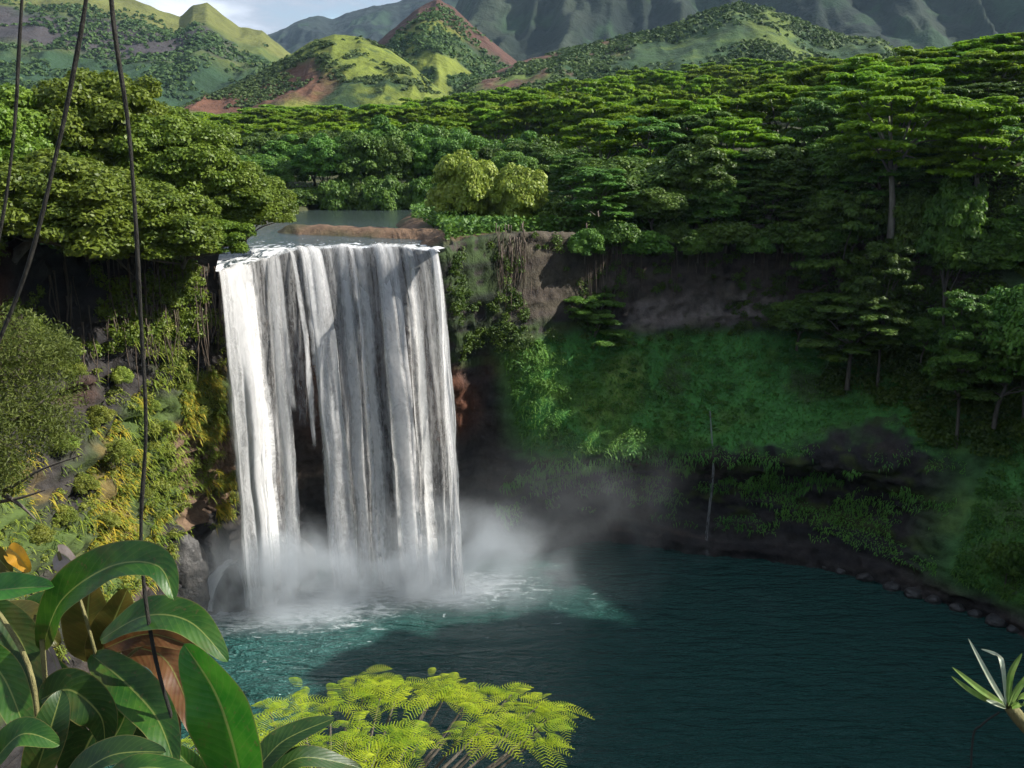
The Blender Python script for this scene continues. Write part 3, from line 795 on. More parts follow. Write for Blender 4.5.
# slope trees
tree_at(('jalb', 0), 590, 292, 140, 26, 6.2, 'dark spreading tree on the grassy slope right of the falls')
tree_at(('shrub', 0), 497, 305, 138, 30, 3.4, 'small dark shrub beside the falls under the rock band', 'shrub')
tree_at(('shrub', 1), 535, 318, 139, 29, 2.6, 'small shrub between the falls and the spreading slope tree', 'shrub')
tree_at(('jalb', 1), 855, 290, 140, 24, 8.0, 'big dark drooping tree in the centre of the right slope')
tree_at(('jun', 3), 800, 300, 146, 28, 4.5, 'dark tree at the upper left of the big drooping slope tree')
tree_at(('jun', 0), 925, 318, 137, 28, 3.2, 'small pale-topped round tree right of the big drooping slope tree')
tree_at(('jalb', 0), 1005, 330, 126, 22, 7, 'dark tree at the right edge above the lower grass patch')
tree_at(('shrub', 1), 1010, 545, 112.5, 5.0, 2.4, 'low shrub at the right edge just above the water', 'shrub')
def wall_at(px, py):
    '''point of the left cliff seen at a pixel'''
    r = ray(px, py); Q = G[:110, :110].reshape(-1, 3) - np.array((0, 0, H)); t = (Q @ r) / (r @ r)
    d = np.linalg.norm(Q - t[:, None] * r, axis=1) + .004 * t; return Q[np.argmin(d)] + np.array((0, 0, H))
for q, (px, py, rr) in enumerate([(70, 362, 1.5), (118, 372, 1.6), (165, 345, 1.2), (95, 410, 1.9), (150, 405, 1.3), (60, 440, 1.6), (118, 445, 1.9), (165, 425, 1.1), (80, 480, 1.7), (140, 492, 1.2), (105, 515, 1.4), (185, 385, 1.0), (60, 515, 1.6), (30, 530, 1.6), (200, 400, .8)]):
    p = wall_at(px, py)
    plant(('cbush', q % 2), p[0] + .3, p[1] - .3, p[2] - rr * .7, rr / 4., rr / 4., '{} yellow-green bush on the sunlit left cliff, counting down from the top'.format(ordinal(sorted([362, 372, 345, 410, 405, 440, 445, 425, 480, 492, 515, 385, 515.5, 530, 400]).index(py if q != 12 else 515.5))), 'bush', 'bushes on the left cliff')
# pale bush by the river
tree_at(('bush', 0), 465, 162, 150, 45.2, 5.6, 'pale yellow-green bush above the falls, larger left half', 'bush')
tree_at(('bush', 1), 517, 168, 148.5, 45.2, 5.0, 'pale yellow-green bush above the falls, darker right half', 'bush')
tree_at(('shrub', 0), 556, 202, 147, 45, 4.2, 'dark shrub right of the pale bush on the ledge', 'shrub')

# unseen grove added on the high right bank, outside the view, to shade the pool
for q, (x, y) in enumerate([(a, b_) for a in (93, 106, 120) for b_ in (48, 62, 76, 90, 104)] + [(99, b_) for b_ in (55, 69, 83, 97, 108)] + [(113, b_) for b_ in (69, 83, 97)]):
    x += random.uniform(-3, 3); y += random.uniform(-3, 3)
    plant(('alb', q % 4), x, y, ground_z(x, y) - .5, 1.25, 1.75, 'unseen tall spreading tree added on the high right bank to shade the pool', 'tree', 'unseen shading grove on the high right bank')
for q, (x, y) in enumerate([(a, b_) for a in (95, 103) for b_ in range(46, 114, 8)] + [(99, 96), (109, 96), (90, 97)]):
    plant(('jun', q % 4), x + random.uniform(-2, 2), y, ground_z(x, y) - .5, 1.3, 1.15, 'unseen rounded lower-storey tree added on the high right bank to close gaps in the shade', 'tree', 'lower storey of the unseen shading grove on the high right bank')
# ------------------------------------------------------------------ ground cover (nobody could count it)
def scatter(mask, n):
    idx = np.argwhere(mask); pick = idx[rng.integers(0, len(idx), n)]
    i0, j0 = pick[:, 0], pick[:, 1]; i1 = (i0 + 1) % NC; j1 = np.minimum(j0 + 1, NR - 1)
    a, b_ = rng.random(n)[:, None], rng.random(n)[:, None]
    P = (G[i0, j0] * (1 - a) + G[i1, j0] * a) * (1 - b_) + (G[i0, j1] * (1 - a) + G[i1, j1] * a) * b_
    return P, GN[i0, j0]
def blades(P, N, L, w, droop=.5, up=.6):
    """arching blades: 3 quads each"""
    n = len(P); d = N * .6 + rng.normal(0, .55, (n, 3)); d[:, 2] += up; d /= np.linalg.norm(d, axis=1)[:, None]
    side = np.cross(d, (0, 0, 1.)) + 1e-5; side /= np.linalg.norm(side, axis=1)[:, None]
    l = (L * rng.uniform(.5, 1.4, n))[:, None]; V = []
    for k, ww in enumerate((.6, 1, .75, .08)):
        t = k / 3; c = P + d * l * t - np.array((0, 0, 1)) * (droop * l * t * t)
        V += [c - side * w * ww, c + side * w * ww]
    V = np.stack(V, 1)
    Fq = np.concatenate([np.arange(n)[:, None] * 8 + np.array((2 * k, 2 * k + 1, 2 * k + 3, 2 * k + 2)) for k in range(3)])
    return V.reshape(-1, 3), Fq
gmask = (gr > .6) & (Z > 2) & (X > -5)
P_, N_ = scatter(gmask, 42000)
V, Fq = blades(P_, N_, .75, .07, .6, .6)
o = mesh_from('slope_grass', V, Fq, False, mat=M['grass']); tag(o, 'short green grass covering the shaded slope', None, None, 'stuff')
acc = Acc(); P3, N3 = scatter(gmask & (fbm(X * .12, Y * .12, Z * .12, 4, 81) > -.2), 1300)
for p, n_ in zip(P3, N3):
    s_ = .3 + 1.3 * random.random() ** 2.2; Vq, Fq3 = lobe_leaves(p, (s_, s_, s_ * .6), int(130 * s_), .18, .3, .7); acc.add(Vq, Fq3)
acc.build('slope_ferns', M['slopefern'], smooth=False); tag(bpy.data.objects['slope_ferns'], 'low ferns in patches on the grassy slope', None, None, 'stuff')
fm = left & (colt > 1.2) & (Z > 9) & (Z < 39) & (rowt < 8.3) & ~((colt > 3.7) & (Z < 25) & (nz_b < .25)) & (nz_a + .5 * strata > -.25 + .45 * (Z > 34))
patch = fbm(X * .28, Y * .28, Z * .28, 3, 66)
fm = fm & (patch > -.12)
P_, N_ = scatter(fm, 9000)
V, Fq = blades(P_, N_ * 1.2, .85, .06, .7, .5)
gm_ = fm & (fbm(X * .2, Y * .2, Z * .2, 3, 5) > .02) & (Z < 30)
P2, N2 = scatter(gm_, 5000); V2, F2 = blades(P2, N2, 1.0, .06, .7, .5)
o = mesh_from('golden_grass', V2, F2, False, mat=M['golden']); tag(o, 'golden yellow grasses on the lower left cliff', None, None, 'stuff')
acc = Acc(); P3, N3 = scatter(fm & (nz_a > -.2), 420)
for p, n_ in zip(P3, N3):
    s_ = random.uniform(.3, .95); Vq, Fq3 = lobe_leaves(p + n_ * .2, (s_, s_, s_ * .8), int(150 * s_), .15, .3, .7); acc.add(Vq, Fq3)
acc.build('cliff_creepers', M['cliffbush'], smooth=False); tag(bpy.data.objects['cliff_creepers'], 'leafy creepers in patches on the left cliff', None, None, 'stuff')
o = mesh_from('cliff_ferns', V, Fq, False, mat=M['fern']); tag(o, 'yellow-green ferns and grasses covering the sunlit left cliff', None, None, 'stuff')
mm = (bowlm > .5) & (Z > 3) & (Z < 17) & (gr < .5) & (fbm(X * .25, Y * .25, Z * .5, 3, 15) > .05)
P_, N_ = scatter(mm, 9000); V, Fq = blades(P_, N_, .5, .07, 1.0, .1)
o = mesh_from('ledge_moss', V, Fq, False, mat=M['grass']); tag(o, 'moss and hanging weeds on the dark ledges', None, None, 'stuff')
# undergrowth on the forest floor: leaf clumps
um = (plat > .9) & (Y > 100) & (dr > 15) & (np.hypot(X, Y) < 260) & (X > -75) & (X < 130)
P_, N_ = scatter(um, 60000); P_[:, 2] += rng.random(len(P_)) * 2.2
V, Fq = leaf_quads(P_, N_ * 0 + np.array((0, -.2, .8)), .45, 1.6, .6)
o = mesh_from('undergrowth', V, Fq, False, mat=M['jungle']); tag(o, 'dark undergrowth under the trees of the plateau', None, None, 'stuff')
# hillside bushes covering the upper right slope and the rim edge
um = (((colt > 13.6) & (colt < 19) & (rowt > 5.2 - .0 * colt) & (rowt < 9)) & ((X > 44) | (Z > 41)))
um = ((colt > 14.2) & (colt < 19) & (rowt > 4.4) & (rowt < 9)) & (Z > 21 + 8 * (X < 46) - 5 * (X > 56) + 3 * nz_a) & (X > 42)
acc = Acc(); P_, N_ = scatter(um, 760)
for p, n_ in zip(P_, N_):
    s = random.uniform(1.0, 2.6)
    V, Fq = lobe_leaves(p + n_ * .3, (s, s, s * .75), 240, .30, .3, .5); acc.add(V, Fq)
acc.build('slope_thicket', M['jungle'], smooth=False)
tag(bpy.data.objects['slope_thicket'], 'dense dark thicket on the upper right slope', None, None, 'stuff')
# far forest carpet under and between the tiers
gxs = np.concatenate([rng.uniform(-250, 330, 1500)]); gys = rng.uniform(256, 640, 1500)
ok = (np.abs(gxs) < gys * .62); gxs, gys = gxs[ok], gys[ok]; gz = hp(gxs, gys); acc = Acc()
for x, y, z in zip(gxs, gys, gz):
    s = random.uniform(3., 6.)
    V, Fq = lobe_leaves((x, y, z + 8.5), (s, s, s * .6), 110, 1.0, .4, .5); acc.add(V, Fq)
acc.build('forest_understorey', M['albizia'], smooth=False)
tag(bpy.data.objects['forest_understorey'], 'dark lower storey of the forest on the plateau', None, None, 'stuff')
acc = Acc(); P3, N3 = scatter((colt > 9.2) & (colt < 14) & (rowt < 8.4) & (Z > 29) & (fbm(X * .22, Y * .22, Z * .22, 3, 12) > .02), 330)
for p, n_ in zip(P3, N3):
    s_ = random.uniform(.35, 1.1); Vq, Fq3 = lobe_leaves(p + n_ * .1, (s_, s_, s_ * 1.1), int(150 * s_), .2, .1, .7); acc.add(Vq, Fq3)
acc.build('rim_creepers', M['jungle'], smooth=False); tag(bpy.data.objects['rim_creepers'], 'dark creepers on the rock band right of the falls', None, None, 'stuff')
acc = Acc(); P3, N3 = scatter((colt > .6) & (colt < 4.7) & (rowt < 8.6) & (Z > 35.5) & (fbm(X * .2, Y * .2, Z * .2, 3, 19) > -.02), 300)
for p, n_ in zip(P3, N3):
    s_ = random.uniform(.4, 1.3); Vq, Fq3 = lobe_leaves(p + n_ * .2, (s_, s_, s_ * 1.2), int(170 * s_), .2, .1, .7); acc.add(Vq, Fq3)
acc.build('overhang_creepers', M['broad'], smooth=False); tag(bpy.data.objects['overhang_creepers'], 'creepers draping over the dark overhang of the left cliff', None, None, 'stuff')
# bare roots and stems hanging over the rim
acc = Acc()
rm = (colt > 10.6) & (colt < 15.2) & (rowt > 7.6) & (rowt < 8.4)
P_, N_ = scatter(rm, 900); kk = fbm(P_[:, 0] * .25, P_[:, 1] * .25, 0, 2, 8) > .0; P_, N_ = P_[kk][:260], N_[kk][:260]
for p, n_ in zip(P_, N_):
    q = p + n_ * random.uniform(.3, 1.0); L = random.uniform(2, 9.5)
    pts = [q + np.array((0, .6, .4)), q, q + np.array((random.uniform(-.3, .3), random.uniform(-.4, .2), -L * .5)), q + np.array((random.uniform(-.5, .5), random.uniform(-.6, .2), -L))]
    tube(acc, spline(pts, 7), np.linspace(.09, .03, 7) * random.uniform(.4, 1.4), 5)
acc.build('hanging_roots', M['root']); tag(bpy.data.objects['hanging_roots'], 'bare roots and thin stems hanging over the right rim', None, None, 'stuff')
acc = Acc()
rm = (colt > 2.5) & (colt < 5.1) & (rowt > 7.0) & (rowt < 8.2)
P_, N_ = scatter(rm, 150)
for p, n_ in zip(P_, N_):
    q = p + n_ * random.uniform(.3, 1.0); L = random.uniform(2, 8)
    pts = [q + np.array((0, 0, 1.0)), q, q + np.array((random.uniform(-.4, .4), random.uniform(-.4, .2), -L * .5)), q + np.array((random.uniform(-.7, .7), random.uniform(-.6, .2), -L))]
    tube(acc, spline(pts, 7), np.linspace(.11, .035, 7) * random.uniform(.5, 1.4), 5)
acc.build('cliff_roots', M['root']); tag(bpy.data.objects['cliff_roots'], 'roots hanging down the left cliff beside the falls', None, None, 'stuff')

# ------------------------------------------------------------------ boulders
def boulder(loc, r, seed, label):
    th = np.linspace(0.001, np.pi - .001, 28); ph = np.linspace(0, 2 * np.pi, 44, endpoint=False)
    d = np.array([(math.sin(a) * math.cos(b_), math.sin(a) * math.sin(b_), math.cos(a)) for a in th for b_ in ph])
    k = 1 + .28 * fbm(d[:, 0] * 1.5, d[:, 1] * 1.5, d[:, 2] * 1.5, 3, seed) + .10 * fbm(d[:, 0] * 5, d[:, 1] * 5, d[:, 2] * 5, 3, seed + 9, True)
    o = mesh_from('boulder', d * k[:, None] * np.array(r), grid_faces(28, 44, True), True, mat=M['rock'])
    outward(o); o.location = loc; tag(o, label, 'boulder', 'dark boulders at the foot of the left cliff'); return o
b1 = atz(236, 606, 0)
boulder((b1[0], b1[1], 1.8), (2.6, 2.2, 3.3), 3, 'dark wet boulder with water streaming over it, left of the foaming base')
b2 = atz(205, 612, 0)
boulder((b2[0] - .5, b2[1] + 1, 1.2), (2.6, 2.2, 3.2), 5, 'dark wet boulder half hidden in spray, left of the streaming one')
b3 = aty(172, 535, 113); boulder((b3[0], b3[1], 5.5), (4.0, 3.2, 6.5), 8, 'tall dark boulder against the left cliff foot')
b4 = aty(203, 560, 119); boulder((b4[0], b4[1], 5), (3.4, 3, 5.5), 12, 'dark boulder behind the small cascade')
shore = [(842, 574), (866, 580), (893, 590), (915, 597), (935, 603), (958, 611), (977, 617), (998, 625), (1016, 632), (828, 570), (790, 563), (749, 557)]
shore.sort()
for q, (px, py) in enumerate(shore):
    p = atz(px, py, 0); r_ = random.uniform(.45, 1.25)
    o = boulder((p[0], p[1] + .4, .15), (r_ * 1.2, r_, r_ * .8), 60 + q, '{} dark rock from the left along the right-hand waterline'.format(ordinal(q))); o['group'] = 'rocks along the right waterline'
b5 = aty(300, 575, 125); boulder((b5[0], b5[1], 1.5), (2.2, 2, 3.6), 14, 'dark rock standing behind the spray under the gap in the falls')
# small cascade over the first boulders
def cascade():
    r = empty('cascade'); tag(r, 'small white cascade sliding over the boulder at the left foot of the falls', 'cascade')
    pts = spline([aty(236, 560, 116.5), aty(222, 566, 115.3), aty(210, 585, 114.3), aty(204, 612, 113.6)], 40)
    pts2 = spline([aty(238, 562, 116.0), aty(246, 580, 115.0), aty(250, 604, 114.3)], 40)
    for pp, w in ((pts, 2.6), (pts2, 1.5)):
        V = []; U = []; U2 = []
        for k, p in enumerate(pp):
            for a in range(11):
                aa = a / 10; ww = w * (.5 + .9 * k / 40)
                V.append(p + np.array(((aa - .5) * ww, -.45 * (1 - (2 * aa - 1) ** 2), .3 * math.sin(aa * 9 + k * .2)))); U.append((aa * ww, k * .15)); U2.append((aa, .2 + .7 * k / 40))
        mesh_from('water_stream', V, grid_faces(40, 11), True, uv=U, uv2=U2, mat=FM['thick'], parent=r)
cascade()

# ------------------------------------------------------------------ hills and mountains
def hill(name, sky, Dt, foot, Df, mat, seed, colf, gully=1.0, gs=1.0, nu=260, nv=110, conc=1.25, label='', back=1.0, lump=1.0, scrub=0, ssz=2.5):
    """ridge: skyline (px,py) at depth Dt, foot line (px,py) at depth Df; ridged gullies run down it"""
    pxs = np.linspace(sky[0][0], sky[-1][0], nu)
    sy = np.interp(pxs, [a for a, _ in sky], [b_ for _, b_ in sky])
    fy = np.interp(pxs, [a for a, _ in foot], [b_ for _, b_ in foot])
    T = np.array([aty(a, b_, Dt) for a, b_ in zip(pxs, sy)]); B = np.array([aty(a, b_, Df) for a, b_ in zip(pxs, fy)])
    t = np.linspace(0, 1, nv)
    Vf = B[:, None] * (1 - t)[None, :, None] + T[:, None] * t[None, :, None]
    zz = B[:, None, 2] + (T[:, None, 2] - B[:, None, 2]) * (t ** conc)[None, :]
    Vf[..., 2] = zz
    tb = np.linspace(0, 1, 25)[1:]
    Vb = T[:, None] + np.stack([0 * tb, tb * (Dt - Df) * back, 0 * tb], -1)[None]
    Vb[..., 2] = T[:, None, 2] * (1 - tb ** .8)[None] + 20 * (tb ** .8)[None]
    V = np.concatenate([Vf, Vb], 1)
    tt = np.concatenate([t, 1 - tb])[None, :] * np.ones((nu, 1))
    sc_ = (Dt - Df) * .9 / gs
    x, y, z = V[..., 0] / sc_, V[..., 1] / sc_, V[..., 2] / sc_
    rg = fbm(x * 2.2 + .3 * fbm(x, y, z, 2, seed + 3), y * .7, z * .3, 4, seed, True)
    rg2 = fbm(x * 7, y * 4, z * 3, 4, seed + 20)
    env = np.sin(np.pi * np.clip(tt, 0, 1)) ** .7
    hh = (T[:, None, 2] - B[:, None, 2]).mean()
    dz = gully * env * hh * (.22 * rg + .05 * rg2) + .012 * lump * hh * fbm(x * 22, y * 22, z * 22, 3, seed + 40) * (tt > .03)
    V[..., 2] += dz; V[..., 1] -= gully * env * sc_ * .12 * rg
    NVt = V.shape[1]
    Cc = colf(V, tt, rg, rg2, pxs[:, None] * np.ones((1, NVt)))
    o = mesh_from(name, V.reshape(-1, 3), grid_faces(nu, NVt), True, colr=Cc.reshape(-1, 3), mat=M[mat])
    tag(o, label, None, None, 'structure')
    if scrub:
        acc = Acc(); U_ = rng.integers(0, nu - 1, scrub); T_ = rng.integers(2, nv - 1, scrub)
        P_ = V[U_, T_] * .5 + V[U_ + 1, T_ + 1] * .5 + rng.normal(0, .5, (scrub, 3)) * (T[1] - T[0])[0] * 1.5 * np.array((1, 1, 0))
        nn = fbm(P_[:, 0] * .016, P_[:, 1] * .016, P_[:, 2] * .02, 4, seed + 60) * 1.3 + .55 * rng.random(scrub)
        cs = Cc[U_, T_]; nn = nn - .45 * (cs[:, 0] > cs[:, 1] * 1.15) - .35 * (cs[:, 1] > .11)
        P_ = P_[nn > .33]
        q = 10; L0 = ssz * rng.uniform(.35, 1.1, len(P_)); d = sph(len(P_) * q).reshape(-1, q, 3); d[..., 2] = np.abs(d[..., 2])
        PP = (P_[:, None] + d * L0[:, None, None] * np.array((1, 1, .8))).reshape(-1, 3)
        Vq, Fq = leaf_quads(PP, d.reshape(-1, 3) + np.array((0, 0, .3)), ssz * .85, 1.2, .3)
        acc.add(Vq, Fq); o2 = acc.build('hill_scrub', M['scrub'], smooth=False); tag(o2, 'scrub and small trees on the ' + label, None, None, 'stuff')
    return V
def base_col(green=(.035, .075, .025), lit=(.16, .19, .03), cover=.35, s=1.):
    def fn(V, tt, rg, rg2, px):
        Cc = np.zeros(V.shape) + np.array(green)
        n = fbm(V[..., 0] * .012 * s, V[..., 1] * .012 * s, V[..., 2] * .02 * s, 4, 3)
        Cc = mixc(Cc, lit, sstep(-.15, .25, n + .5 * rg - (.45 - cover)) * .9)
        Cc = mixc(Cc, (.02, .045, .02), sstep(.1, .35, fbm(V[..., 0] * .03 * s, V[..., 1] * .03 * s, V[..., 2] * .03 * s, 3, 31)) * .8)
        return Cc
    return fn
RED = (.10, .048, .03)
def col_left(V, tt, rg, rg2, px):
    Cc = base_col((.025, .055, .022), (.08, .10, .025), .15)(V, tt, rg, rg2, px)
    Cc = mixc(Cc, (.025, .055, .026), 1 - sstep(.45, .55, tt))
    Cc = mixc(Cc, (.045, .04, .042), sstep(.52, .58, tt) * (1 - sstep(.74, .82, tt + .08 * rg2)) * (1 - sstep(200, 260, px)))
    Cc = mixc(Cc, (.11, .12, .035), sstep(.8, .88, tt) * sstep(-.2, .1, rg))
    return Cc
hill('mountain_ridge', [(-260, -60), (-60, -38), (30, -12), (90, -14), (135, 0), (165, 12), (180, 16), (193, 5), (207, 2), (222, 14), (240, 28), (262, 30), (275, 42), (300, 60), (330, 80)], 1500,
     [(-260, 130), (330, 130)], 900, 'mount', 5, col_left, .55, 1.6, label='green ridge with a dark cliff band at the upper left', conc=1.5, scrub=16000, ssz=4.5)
def col_red(V, tt, rg, rg2, px):
    Cc = base_col((.028, .055, .02), (.135, .165, .026), .46, 3.)(V, tt, rg, rg2, px)
    Cc = mixc(Cc, RED, (1 - sstep(295, 345, px + 40 * rg2)) * sstep(.12, .3, tt) * (1 - sstep(.72, .9, tt + .2 * rg2)))
    return Cc
hill('hill', [(170, 118), (215, 97), (250, 78), (285, 58), (310, 42), (335, 34), (362, 37), (390, 50), (415, 68), (440, 90), (470, 110)], 780,
     [(170, 122), (470, 122)], 600, 'hill', 15, col_red, .9, 1.3, label='rounded green hill with a bare red flank', conc=1.1, scrub=9000, ssz=2.3)
def col_peak(V, tt, rg, rg2, px):
    Cc = base_col((.028, .055, .022), (.135, .16, .026), .46, 2.2)(V, tt, rg, rg2, px)
    Cc = mixc(Cc, (.085, .045, .035), sstep(.68, .84, tt + .12 * rg2))
    return Cc
hill('hill', [(330, 80), (370, 48), (395, 28), (415, 10), (437, -2), (455, 8), (475, 28), (500, 48), (525, 68), (560, 95)], 1150,
     [(330, 118), (560, 118)], 850, 'mount', 25, col_peak, .9, 1.5, label='pointed hill with a red-brown summit', conc=1.1, scrub=8000, ssz=3.)
def col_right(V, tt, rg, rg2, px):
    Cc = base_col((.03, .06, .025), (.09, .125, .026), .36, 2.)(V, tt, rg, rg2, px)
    Cc = mixc(Cc, (.10, .055, .038), (1 - sstep(600, 640, px)) * sstep(-.1, .2, rg2 + .2 * rg) * sstep(.15, .35, tt))
    return Cc
hill('hill', [(440, 105), (470, 82), (520, 62), (575, 48), (625, 36), (665, 28), (700, 14), (735, 3), (765, 8), (800, 22), (840, 36), (880, 40), (905, 56), (930, 80)], 900,
     [(440, 120), (930, 110)], 640, 'hill', 35, col_right, .7, 1.2, label='long green hill rising to the right of the valley', conc=1.0, scrub=13000, ssz=2.6)
def col_far(V, tt, rg, rg2, px):
    Cc = base_col((.009, .017, .013), (.018, .028, .017), .2, .5)(V, tt, rg, rg2, px)  # albedo kept very dark, standing in for cloud shadow on the wall
    Cc = mixc(Cc, (.035, .046, .03), sstep(.3, .6, rg) * .7 * (1 - sstep(620, 800, px)))
    return Cc
hill('mountain_ridge', [(430, 60), (450, 20), (470, -20), (520, -70), (620, -110), (760, -120), (900, -110), (1100, -120), (1300, -100)], 3000,
     [(430, 100), (1300, 95)], 1800, 'mount', 45, col_far, 1.0, 2.2, label='tall grooved mountain wall behind the right hill', conc=1.3)
def col_blue(V, tt, rg, rg2, px): return base_col((.008, .015, .014), (.014, .022, .018), .2, .3)(V, tt, rg, rg2, px)
hill('mountain_ridge', [(240, 60), (270, 38), (300, 22), (318, 16), (332, 20), (352, 12), (400, 2), (440, -20), (520, -60), (700, -90)], 4800,
     [(240, 100), (700, 100)], 3400, 'mount', 55, col_blue, .8, 2., label='distant blue mountain behind the pointed hill', conc=1.2)

# ------------------------------------------------------------------ foreground
def big_leaf_mat(name, c1, c2, back, gloss=.40, tr=.38):
    t = NT(name); uv = t.n('ShaderNodeUVMap', uv_map='UVMap').outputs[0]
    s = t.n('ShaderNodeSeparateXYZ'); t.link(uv, s.inputs[0])       # x: -1..1 across, y: 0..1 along
    ax = t.math('ABSOLUTE', s.outputs[0])
    vein = t.n('ShaderNodeTexWave', wave_type='BANDS', bands_direction='X', i_Scale=5.5, i_Distortion=1.0)
    cmb = t.n('ShaderNodeCombineXYZ'); t.link(t.math('SUBTRACT', s.outputs[1], t.math('MULTIPLY', ax, .16)), cmb.inputs[0]); t.link(cmb.outputs[0], vein.inputs['Vector'])
    P = t.n('ShaderNodeNewGeometry')
    n = t.noise(P.outputs['Position'], 14, 5, .6)
    n2 = t.noise(P.outputs['Position'], 55, 4, .7)
    c = t.mix(t.mapr(n, .3, .7), c1, c2)
    c = t.mix(t.mapr(ax, .02, .055, .6, 0.), c, (.30, .34, .09))
    c = t.mix(t.math('MULTIPLY', t.mapr(vein.outputs['Fac'], .9, 1.), .10), c, (.20, .30, .07))
    c = t.mix(t.math('MULTIPLY', t.mapr(ax, .93, 1.), .5), c, (.28, .22, .07))
    c = t.mix(t.math('MULTIPLY', t.mapr(n2, .58, .70), .55), c, (.13, .09, .035))
    n4 = t.noise(P.outputs['Position'], 5, 5, .7)
    c = t.mix(t.math('MULTIPLY', t.mapr(n4, .52, .66), .45), c, (.10, .085, .02))
    c = t.mix(P.outputs['Backfacing'], c, back) if back else c
    p = t.n('ShaderNodeBsdfPrincipled'); t.link(c, p.inputs['Base Color'])
    t.link(t.math('MULTIPLY_ADD', n2, .25, gloss - .08), p.inputs['Roughness'])
    t.link(t.bump(t.math('ADD', t.math('MULTIPLY', vein.outputs['Fac'], .3), t.math('MULTIPLY', n, 1.6)), .22, .004), p.inputs['Normal'])
    tl = t.n('ShaderNodeBsdfTranslucent'); t.link(c, tl.inputs[0])
    mx = t.n('ShaderNodeMixShader', i_0=tr); t.link(p.outputs[0], mx.inputs[1]); t.link(tl.outputs[0], mx.inputs[2])
    return t.surf(mx.outputs[0])
BL = {'green': big_leaf_mat('glossy_leaf', (.016, .075, .008), (.05, .14, .012), None),
      'bright': big_leaf_mat('young_glossy_leaf', (.022, .15, .010), (.06, .22, .018), None),
      'dark': big_leaf_mat('old_glossy_leaf', (.014, .05, .010), (.035, .085, .014), None),
      'bronze': big_leaf_mat('bronze_leaf', (.06, .07, .012), (.13, .10, .02), None),
      'brown': big_leaf_mat('dry_brown_leaf', (.10, .035, .012), (.22, .10, .035), None, .5),
      'grey': big_leaf_mat('withered_grey_leaf', (.24, .19, .17), (.42, .35, .32), None, .55),
      'orange': big_leaf_mat('yellowing_leaf', (.55, .25, .02), (.7, .38, .03), None, .45)}
def big_leaf(name, pts, wpx, mat, parent, face=(0, -.6, .8), fold=.25, curl=.0, wav=.02, label=None, nl=34):
    """pts: (px, py, Y) stations of the midrib; wpx: width in px at the middle"""
    W_ = spline([aty(a, b_, c) for a, b_, c in pts], nl); L = np.linalg.norm(np.diff(W_, axis=0), axis=1).sum()
    Ym = np.mean([c for *_, c in pts]); w = wpx * (1.25 if wpx > 12 else 1) / F * Ym * 1.04 * .5
    T = np.gradient(W_, axis=0); T /= np.linalg.norm(T, axis=1)[:, None]
    fc = np.array(face, float); fc /= np.linalg.norm(fc)
    S = np.cross(T, fc); S /= np.linalg.norm(S, axis=1)[:, None]; N = np.cross(S, T)
    if (N @ fc).mean() < 0: N = -N
    V = []; U = []; na = 13; ph = random.uniform(0, 6)
    for k in range(nl):
        u = k / (nl - 1)
        prof = (math.sin(math.pi * min(1, u ** .85)) ** .72) * (1 - .05 * u) + .02
        if u > .985: prof = .01
        for a in np.linspace(-1, 1, na):
            ww = w * prof
            off = S[k] * a * ww * math.cos(fold * 1.1) + N[k] * (abs(a) * ww * math.sin(fold) * 1.0 + curl * ww * a * a)
            off = off + N[k] * wav * math.sin(u * 17 + ph + (2 if a > 0 else 0)) * abs(a) * L * .6
            V.append(W_[k] + off); U.append((a, u))
    V = np.array(V)
    o = mesh_from(name, V, grid_faces(nl, na), True, uv=U, mat=BL[mat], parent=parent)
    if label: o['label'] = label
    return o
fg = empty('large_leaf_plant', (0, 0, 0)); tag(fg, 'glossy big-leaved plant filling the lower left corner', 'plant')
Y0 = 2.6
